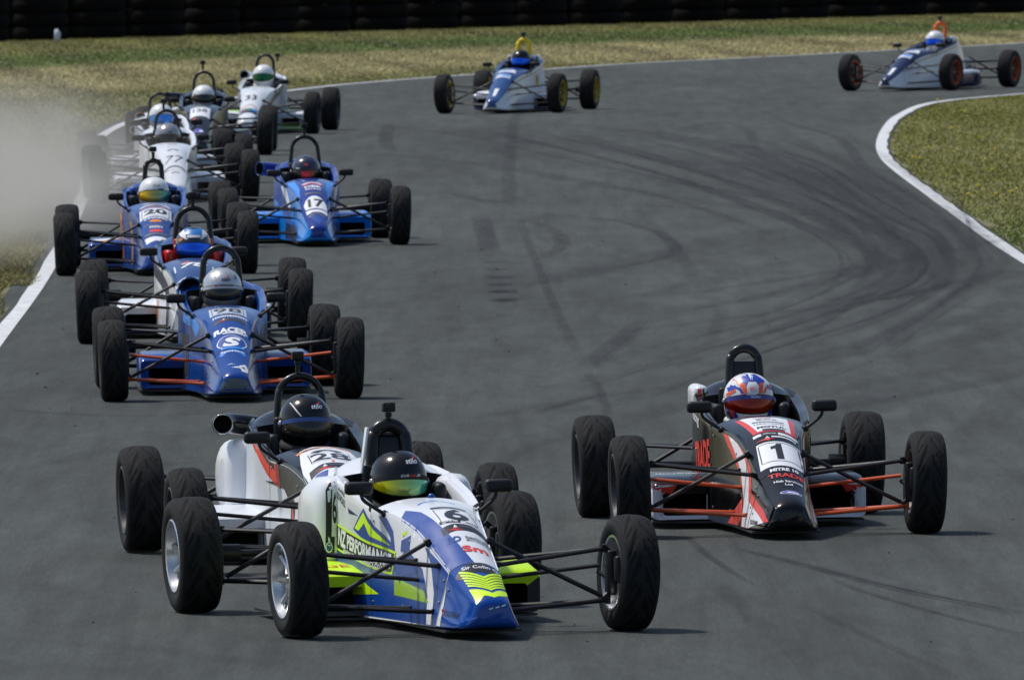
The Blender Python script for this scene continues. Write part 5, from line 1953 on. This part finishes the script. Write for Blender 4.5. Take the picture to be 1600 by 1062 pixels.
decal(c75['helm'], 'front', rect((0, .068), .10, .018), V_WHITE, 'marking', .004, BVH_HELM, .02)

# ---- car 17
b, n = c17['body'], c17['nose']
for fr in ('left', 'right'):
    decal(b, fr, [(1.5, .60), (.86, .55), (.5, .40), (.3, .18), (.55, .15), (.9, .36), (1.5, .42)], V_BLUE, 'dark_panel', .003)
    decal(b, fr, [(.86, .55), (.70, .53), (.40, .33), (.45, .30), (.75, .45)], V_WHITE, 'white_flash', .0045)
    decal(b, fr, [(.60, .20), (.0, .18), (-.22, .12), (-.22, .054), (.60, .054)], V_NAVY, 'dark_panel', .0045)
decal(b, 'top', [(-.26, .83), (-.15, .70), (-.12, .3), (-.14, -.23), (-.19, -.1), (-.22, .5)], V_SKY, 'sky_flank')
decal(b, 'top', [(.26, .83), (.15, .70), (.12, .3), (.14, -.23), (.19, -.1), (.22, .5)], V_SKY, 'sky_flank')
decal(b, 'top', arc_band((0, .30), .13, .16, 40, 140, .035), V_WHITE, 'sponsor_arc')
decal(b, 'top', arc_band((0, .26), .12, .155, 40, 140, .035), V_RED, 'sponsor_arc', .0045)
letters(b, 'top', 'OBR', (0, .275), .16, .075, V_WHITE, bold=.04)
letters(b, 'top', 'RACING', (0, .20), .14, .035, V_WHITE, bold=.03)
decal(b, 'top', rect((0, .11), .16, .035), V_GREY, 'sponsor_strip')
decal(b, 'top', arc_band((0, -.20), .11, .245, 20, 160, .27)[:15] + [(-.09, -.225), (.105, -.225)], V_WHITE, 'number_plate', .003)
decal(n, 'top', [(-.092, -.25), (.104, -.25), (.098, -.33), (.04, -.30), (-.03, -.30), (-.085, -.33)], V_WHITE, 'number_plate', .003)
letters(b, 'top', '17', (.008, -.11), .145, .165, V_BLACK, bold=.03, name='race_number')
decal(n, 'top', arc_band((0, -.52), .115, .20, 45, 135, .03), V_GREY, 'fine_print', .0045)
decal(n, 'top', [(-.075, -.36), (.085, -.36), (.01, -.60)], V_BLUE, 'nose_arrow', .003)
hd(c17, rect((0, .055), .035, .016), V_CORAL)
hd(c17, [(-.045, -.005), (.02, -.005), (.03, -.06), (-.035, -.06)], VIS_PINK, .009, name='visor_tint')
hd(c17, [(.02, -.005), (.075, -.005), (.07, -.05), (.03, -.06)], vinyl('visor_orange', (190, 70, 20)), .009, name='visor_tint')
hd(c17, rect((-.075, .02), .03, .012), V_WHITE)

# ---- car 20
b, n = c20['body'], c20['nose']
plate(c20, (0, .275), .27, .25, '20', tw=.74, th=.58, tb=.04)
decal(b, 'top', arc_band((0, .42), .16, .17, 30, 150, .03), V_WHITE, 'sponsor_arc')
decal(b, 'top', rect((0, .455), .25, .022), V_ORANGE, 'orange_line', .004)
decal(b, 'top', rect((0, .70), .2, .04), V_WHITE, 'cowl_strip')
letters(b, 'top', 'CHASSIS', (0, .115), .20, .035, V_WHITE, bold=.04)
decal(b, 'top', oval((0, .055), .11, .05), V_ORANGE, 'logo')
decal(b, 'top', rect((0, -.01), .21, .015), V_GREY, 'fine_print')
letters(b, 'top', 'FRESH', (0, -.07), .11, .045, V_WHITE, bold=.02)
decal(b, 'top', oval((0, -.14), .12, .05), V_CORAL, 'logo')
decal(b, 'top', rect((0, -.2), .19, .04), V_GREY, 'sponsor_strip')
decal(n, 'top', [(-.10, -.26), (.10, -.26), (.09, -.37), (0, -.34), (-.085, -.38)], V_WHITE, 'sponsor_patch', .003)
for fr in ('left', 'right'):
    decal(b, fr, [(1.35, .52), (1.05, .50), (.85, .12), (1.35, .10)], V_ORANGE, 'orange_flash', .003)
    decal(b, fr, [(1.25, .46), (1.08, .44), (1.0, .22), (1.25, .20)], V_GREY, 'side_patch', .0045)
    decal(b, fr, [(.62, .45), (.52, .44), (.10, .08), (.24, .08)], V_TAN, 'tan_flash', .003)
for s in (-1, 1):
    decal(c20['pod', s], 'top', [(s * .30, 1.2), (s * .55, .98), (s * .55, 1.1), (s * .35, 1.35)], V_WHITE, 'white_flash', .003, BVH_POD)
    decal(c20['pod', s], 'top', [(s * .28, 1.18), (s * .45, 1.02), (s * .50, 1.02), (s * .30, 1.22)], V_ORANGE, 'orange_flash', .0045, BVH_POD)
    decal(c20['pod', s], 'front', rect((s * .53, .085), .07, .03), V_ORANGE, 'marking', .003, BVH_POD)
    g = Geo().box((s * .165, 1.60, .66), (.085, .10, .12), 0, .025)
    o = link('side_scoop', autosmooth(g.mesh('side_scoop'), 40), P_BLUE20, c20['root'])
    link('scoop_mouth', Geo().box((s * .170, 1.547, .665), (.045, .01, .045), 0, .003).mesh('scoop_mouth'), M_INT, o)
hl(c20, 'Arai', (.01, .065), .06, .022, V_DKGREY, bold=.0, shear=.2)
hd(c20, rect((.05, .03), .05, .010), V_DKGREY)
hd(c20, [(-.125, -.01), (-.10, .02), (-.06, .03), (-.06, -.01), (-.08, -.05)], V_BLACK)

# ---- car 77
b, n = c77['body'], c77['nose']
letters(b, 'top', '77', (0, .02), .20, .17, V_DKGREY, bold=-.012, shear=.25, name='race_number')
decal(b, 'top', arc_band((0, .16), .09, .14, 45, 135, .03), V_GREY, 'sponsor_arc')
decal(b, 'top', arc_band((0, -.30), .15, .16, 35, 145, .03), V_DKGREY, 'sponsor_arc')
decal(n, 'top', arc_band((0, -.45), .09, .16, 60, 120, .02), V_GREY, 'sponsor_arc')
hd(c77, rect((-.045, .012), .05, .008), V_CORAL)
hd(c77, rect((.02, .045), .04, .012), V_DKGREY)

# ---- other cars of the queue
b, n = cD['body'], cD['nose']
plate(cD, (0, .26), .235, .36, '158', tw=.72, th=.42, border=False, tb=.01, dy=.02)
decal(b, 'top', arc_band((0, -.10), .13, .18, 35, 145, .07), V_DKGREY, 'sponsor_arc')
decal(b, 'top', rect((-.075, .02), .05, .04), V_CORAL, 'logo', .0045)
decal(n, 'top', oval((0, -.34), .12, .12), V_PURPLE, 'logo')
decal(n, 'top', oval((.03, -.345), .05, .05), V_WHITE, 'logo', .0045)
hd(cD, [(-.125, .0), (-.115, .04), (-.09, .0), (-.10, -.08)], SH_BLACK)
b, n = cW['body'], cW['nose']
letters(b, 'top', '33', (-.01, .08), .15, .15, V_DKGREY, bold=.02, name='race_number')
decal(b, 'top', [(-.05, .42), (.0, .48), (.05, .42), (0, .45)], V_DKGREY, 'logo')
decal(b, 'top', arc_band((0, -.36), .14, .22, 40, 140, .02), V_TAN, 'sponsor_arc')
for k, m_ in enumerate((vinyl('plum', (150, 70, 100)), V_GREEN, V_SKY)):
    decal(n, 'top', rect((-.065 + .065 * k, -.285), .058, .05), m_, 'marking', .0045)
decal(n, 'top', rect((0, -.32), .21, .13), V_NAVY, 'dark_band', .003)
LIME = vinyl('lime_green', (160, 206, 30))
decal(b, 'right', [(1.56, .66), (.9, .50), (.3, .30), (.3, .36), (.85, .56), (1.5, .70)], V_DKGREY, 'dark_line', .003)
for s in (-1, 1):
    decal(cW['pod', s], 'top', [(s * .24, 1.0), (s * .55, 1.35), (s * .55, 1.7), (s * .24, 1.3)], LIME, 'lime_flash', .003, BVH_POD)
    decal(cW['pod', s], 'front', rect((s * .40, .075), .33, .05), LIME, 'lime_flash', .003, BVH_POD)
for c_, hue in ((cY, V_WHITE), (cX, V_WHITE)):
    b, n = c_['body'], c_['nose']
    letters(b, 'top', 'KANE', (0, .36), .21, .14, V_WHITE, bold=.05) if False else None
    decal(b, 'top', [(-.12, .50), (.10, .56), (.13, .40), (.05, .36), (-.10, .38)], hue, 'logo')
    decal(b, 'top', [(-.06, .48), (.05, .51), (.05, .46), (-.04, .44)], V_SKY, 'logo', .0045)
    decal(b, 'top', rect((0, .18), .20, .12), vinyl('pale', (176, 188, 206)), 'sponsor_patch')
    decal(b, 'top', rect((.03, .20), .10, .05), V_SKY, 'sponsor_patch', .0045)
    decal(n, 'top', [(-.03, -.25), (.03, -.25), (.02, -.50), (-.02, -.50)], hue, 'logo')
    for fr in ('left', 'right'):
        decal(b, fr, [(1.57, .64), (.9, .535), (.3, .435), (-.22, .285), (-.22, .27), (.3, .415), (.9, .515), (1.57, .62)], V_TAN, 'coach_line', .003)
decal(cY['body'], 'right', rect((1.12, .43), .16, .15), V_FLUO if False else vinyl('mustard', (190, 170, 30)), 'number_plate', .004)
letters(cY['body'], 'right', '11', (1.12, .43), .07, .10, V_DKGREY, bold=.04, off=.007, name='race_number')
for s in (-1, 1):
    for c_, m_ in ((cY, P_WHITE), (cX, P_WHITE)):
        g = Geo().box((s * .195, 1.68, .69), (.05, .16, .16), 0, .02)
        o = link('side_scoop', autosmooth(g.mesh('side_scoop'), 40), m_, c_['root'])
        link('scoop_mouth', Geo().box((s * .195, 1.597, .69), (.03, .01, .10), 0, .003).mesh('scoop_mouth'), M_INT, o)

# quarter-turn fasteners and panel joints of the near cars
ME_FAST = Geo().lathe([(0, .0075), (.0012, .0075), (.0018, .004), (.0018, 0)], 12, 'x').mesh('fastener')
for c_ in (c6, c28, c1, c98):
    for y, z in ((-.20, .26), (-.20, .16), (-.28, .22), (-.28, .13), (.35, .42), (.35, .12), (.80, .50), (.80, .30), (.80, .12), (1.45, .10), (1.1, .10), (1.62, .62), (1.62, .4)):
        for s in (-1, 1):
            h_ = BVH_BODY.ray_cast(Vector((s * 2, y, z)), Vector((-s, 0, 0)))
            if h_[0]:
                o = link('fastener', ME_FAST, M_STEEL, c_['body'])
                o.location = h_[0] + Vector((s * .0035, 0, 0))
                o.rotation_euler = Vector((1, 0, 0)).rotation_difference(h_[1] if h_[1].x * s > 0 else -h_[1]).to_euler()
    for fr in ('left', 'right'):
        decal(c_['body'], fr, [(.826, .53), (.830, .53), (.830, .06), (.826, .06)], M_INT, 'panel_joint', .009)
        decal(c_['body'], fr, [(1.60, .66), (1.604, .66), (1.604, .28), (1.60, .28)], M_INT, 'panel_joint', .004)

# ---------------------------------------------------------------- dust thrown up on the left
def dust_mat(name, dens):
    m = bpy.data.materials.new(name)
    m.use_nodes = True
    nt = m.node_tree
    nt.nodes.clear()
    L = nt.links.new
    out = nt.nodes.new('ShaderNodeOutputMaterial')
    pv = nt.nodes.new('ShaderNodeVolumePrincipled')
    pv.inputs['Color'].default_value = (0.73, 0.70, 0.65, 1)
    pv.inputs['Anisotropy'].default_value = 0.1
    tc = nt.nodes.new('ShaderNodeTexCoord')
    ln = nt.nodes.new('ShaderNodeVectorMath')
    ln.operation = 'LENGTH'
    L(tc.outputs['Object'], ln.inputs[0])
    fa = nt.nodes.new('ShaderNodeMapRange')
    fa.interpolation_type = 'SMOOTHSTEP'
    fa.inputs[1].default_value = 1.0
    fa.inputs[2].default_value = 0.0
    fa.inputs[3].default_value = 0.0
    fa.inputs[4].default_value = 1.0
    L(ln.outputs['Value'], fa.inputs[0])
    mp = nt.nodes.new('ShaderNodeMapping')
    mp.inputs['Scale'].default_value = (2.4, 3.2, 2.2)
    L(tc.outputs['Object'], mp.inputs[0])
    nz = nt.nodes.new('ShaderNodeTexNoise')
    nz.inputs['Scale'].default_value = 1.6
    nz.inputs['Detail'].default_value = 4
    L(mp.outputs[0], nz.inputs['Vector'])
    nr = nt.nodes.new('ShaderNodeMapRange')
    nr.inputs[1].default_value = 0.36
    nr.inputs[2].default_value = 0.68
    nr.inputs[3].default_value = 0.16
    nr.inputs[4].default_value = 1.0
    L(nz.outputs[0], nr.inputs[0])
    m1 = nt.nodes.new('ShaderNodeMath')
    m1.operation = 'MULTIPLY'
    L(fa.outputs[0], m1.inputs[0])
    L(nr.outputs[0], m1.inputs[1])
    m2 = nt.nodes.new('ShaderNodeMath')
    m2.operation = 'MULTIPLY'
    m2.inputs[1].default_value = dens
    L(m1.outputs[0], m2.inputs[0])
    L(m2.outputs[0], pv.inputs['Density'])
    L(pv.outputs[0], out.inputs['Volume'])
    return m


for cen_, rad_, dens_ in (((-6.25, 143, .10), (3.0, 16, 1.9), .44), ((-5.0, 158, .15), (2.0, 18, 1.35), .30)):
    bm = bmesh.new()
    bmesh.ops.create_icosphere(bm, subdivisions=3, radius=1.0)
    o = link('dust_cloud', bm_mesh('dust_cloud', bm, True), dust_mat('dust', dens_))
    o.location = cen_
    o.scale = rad_
    tag(o, 'pale grey dust cloud drifting off the left edge of the track', 'dust', kind='stuff')
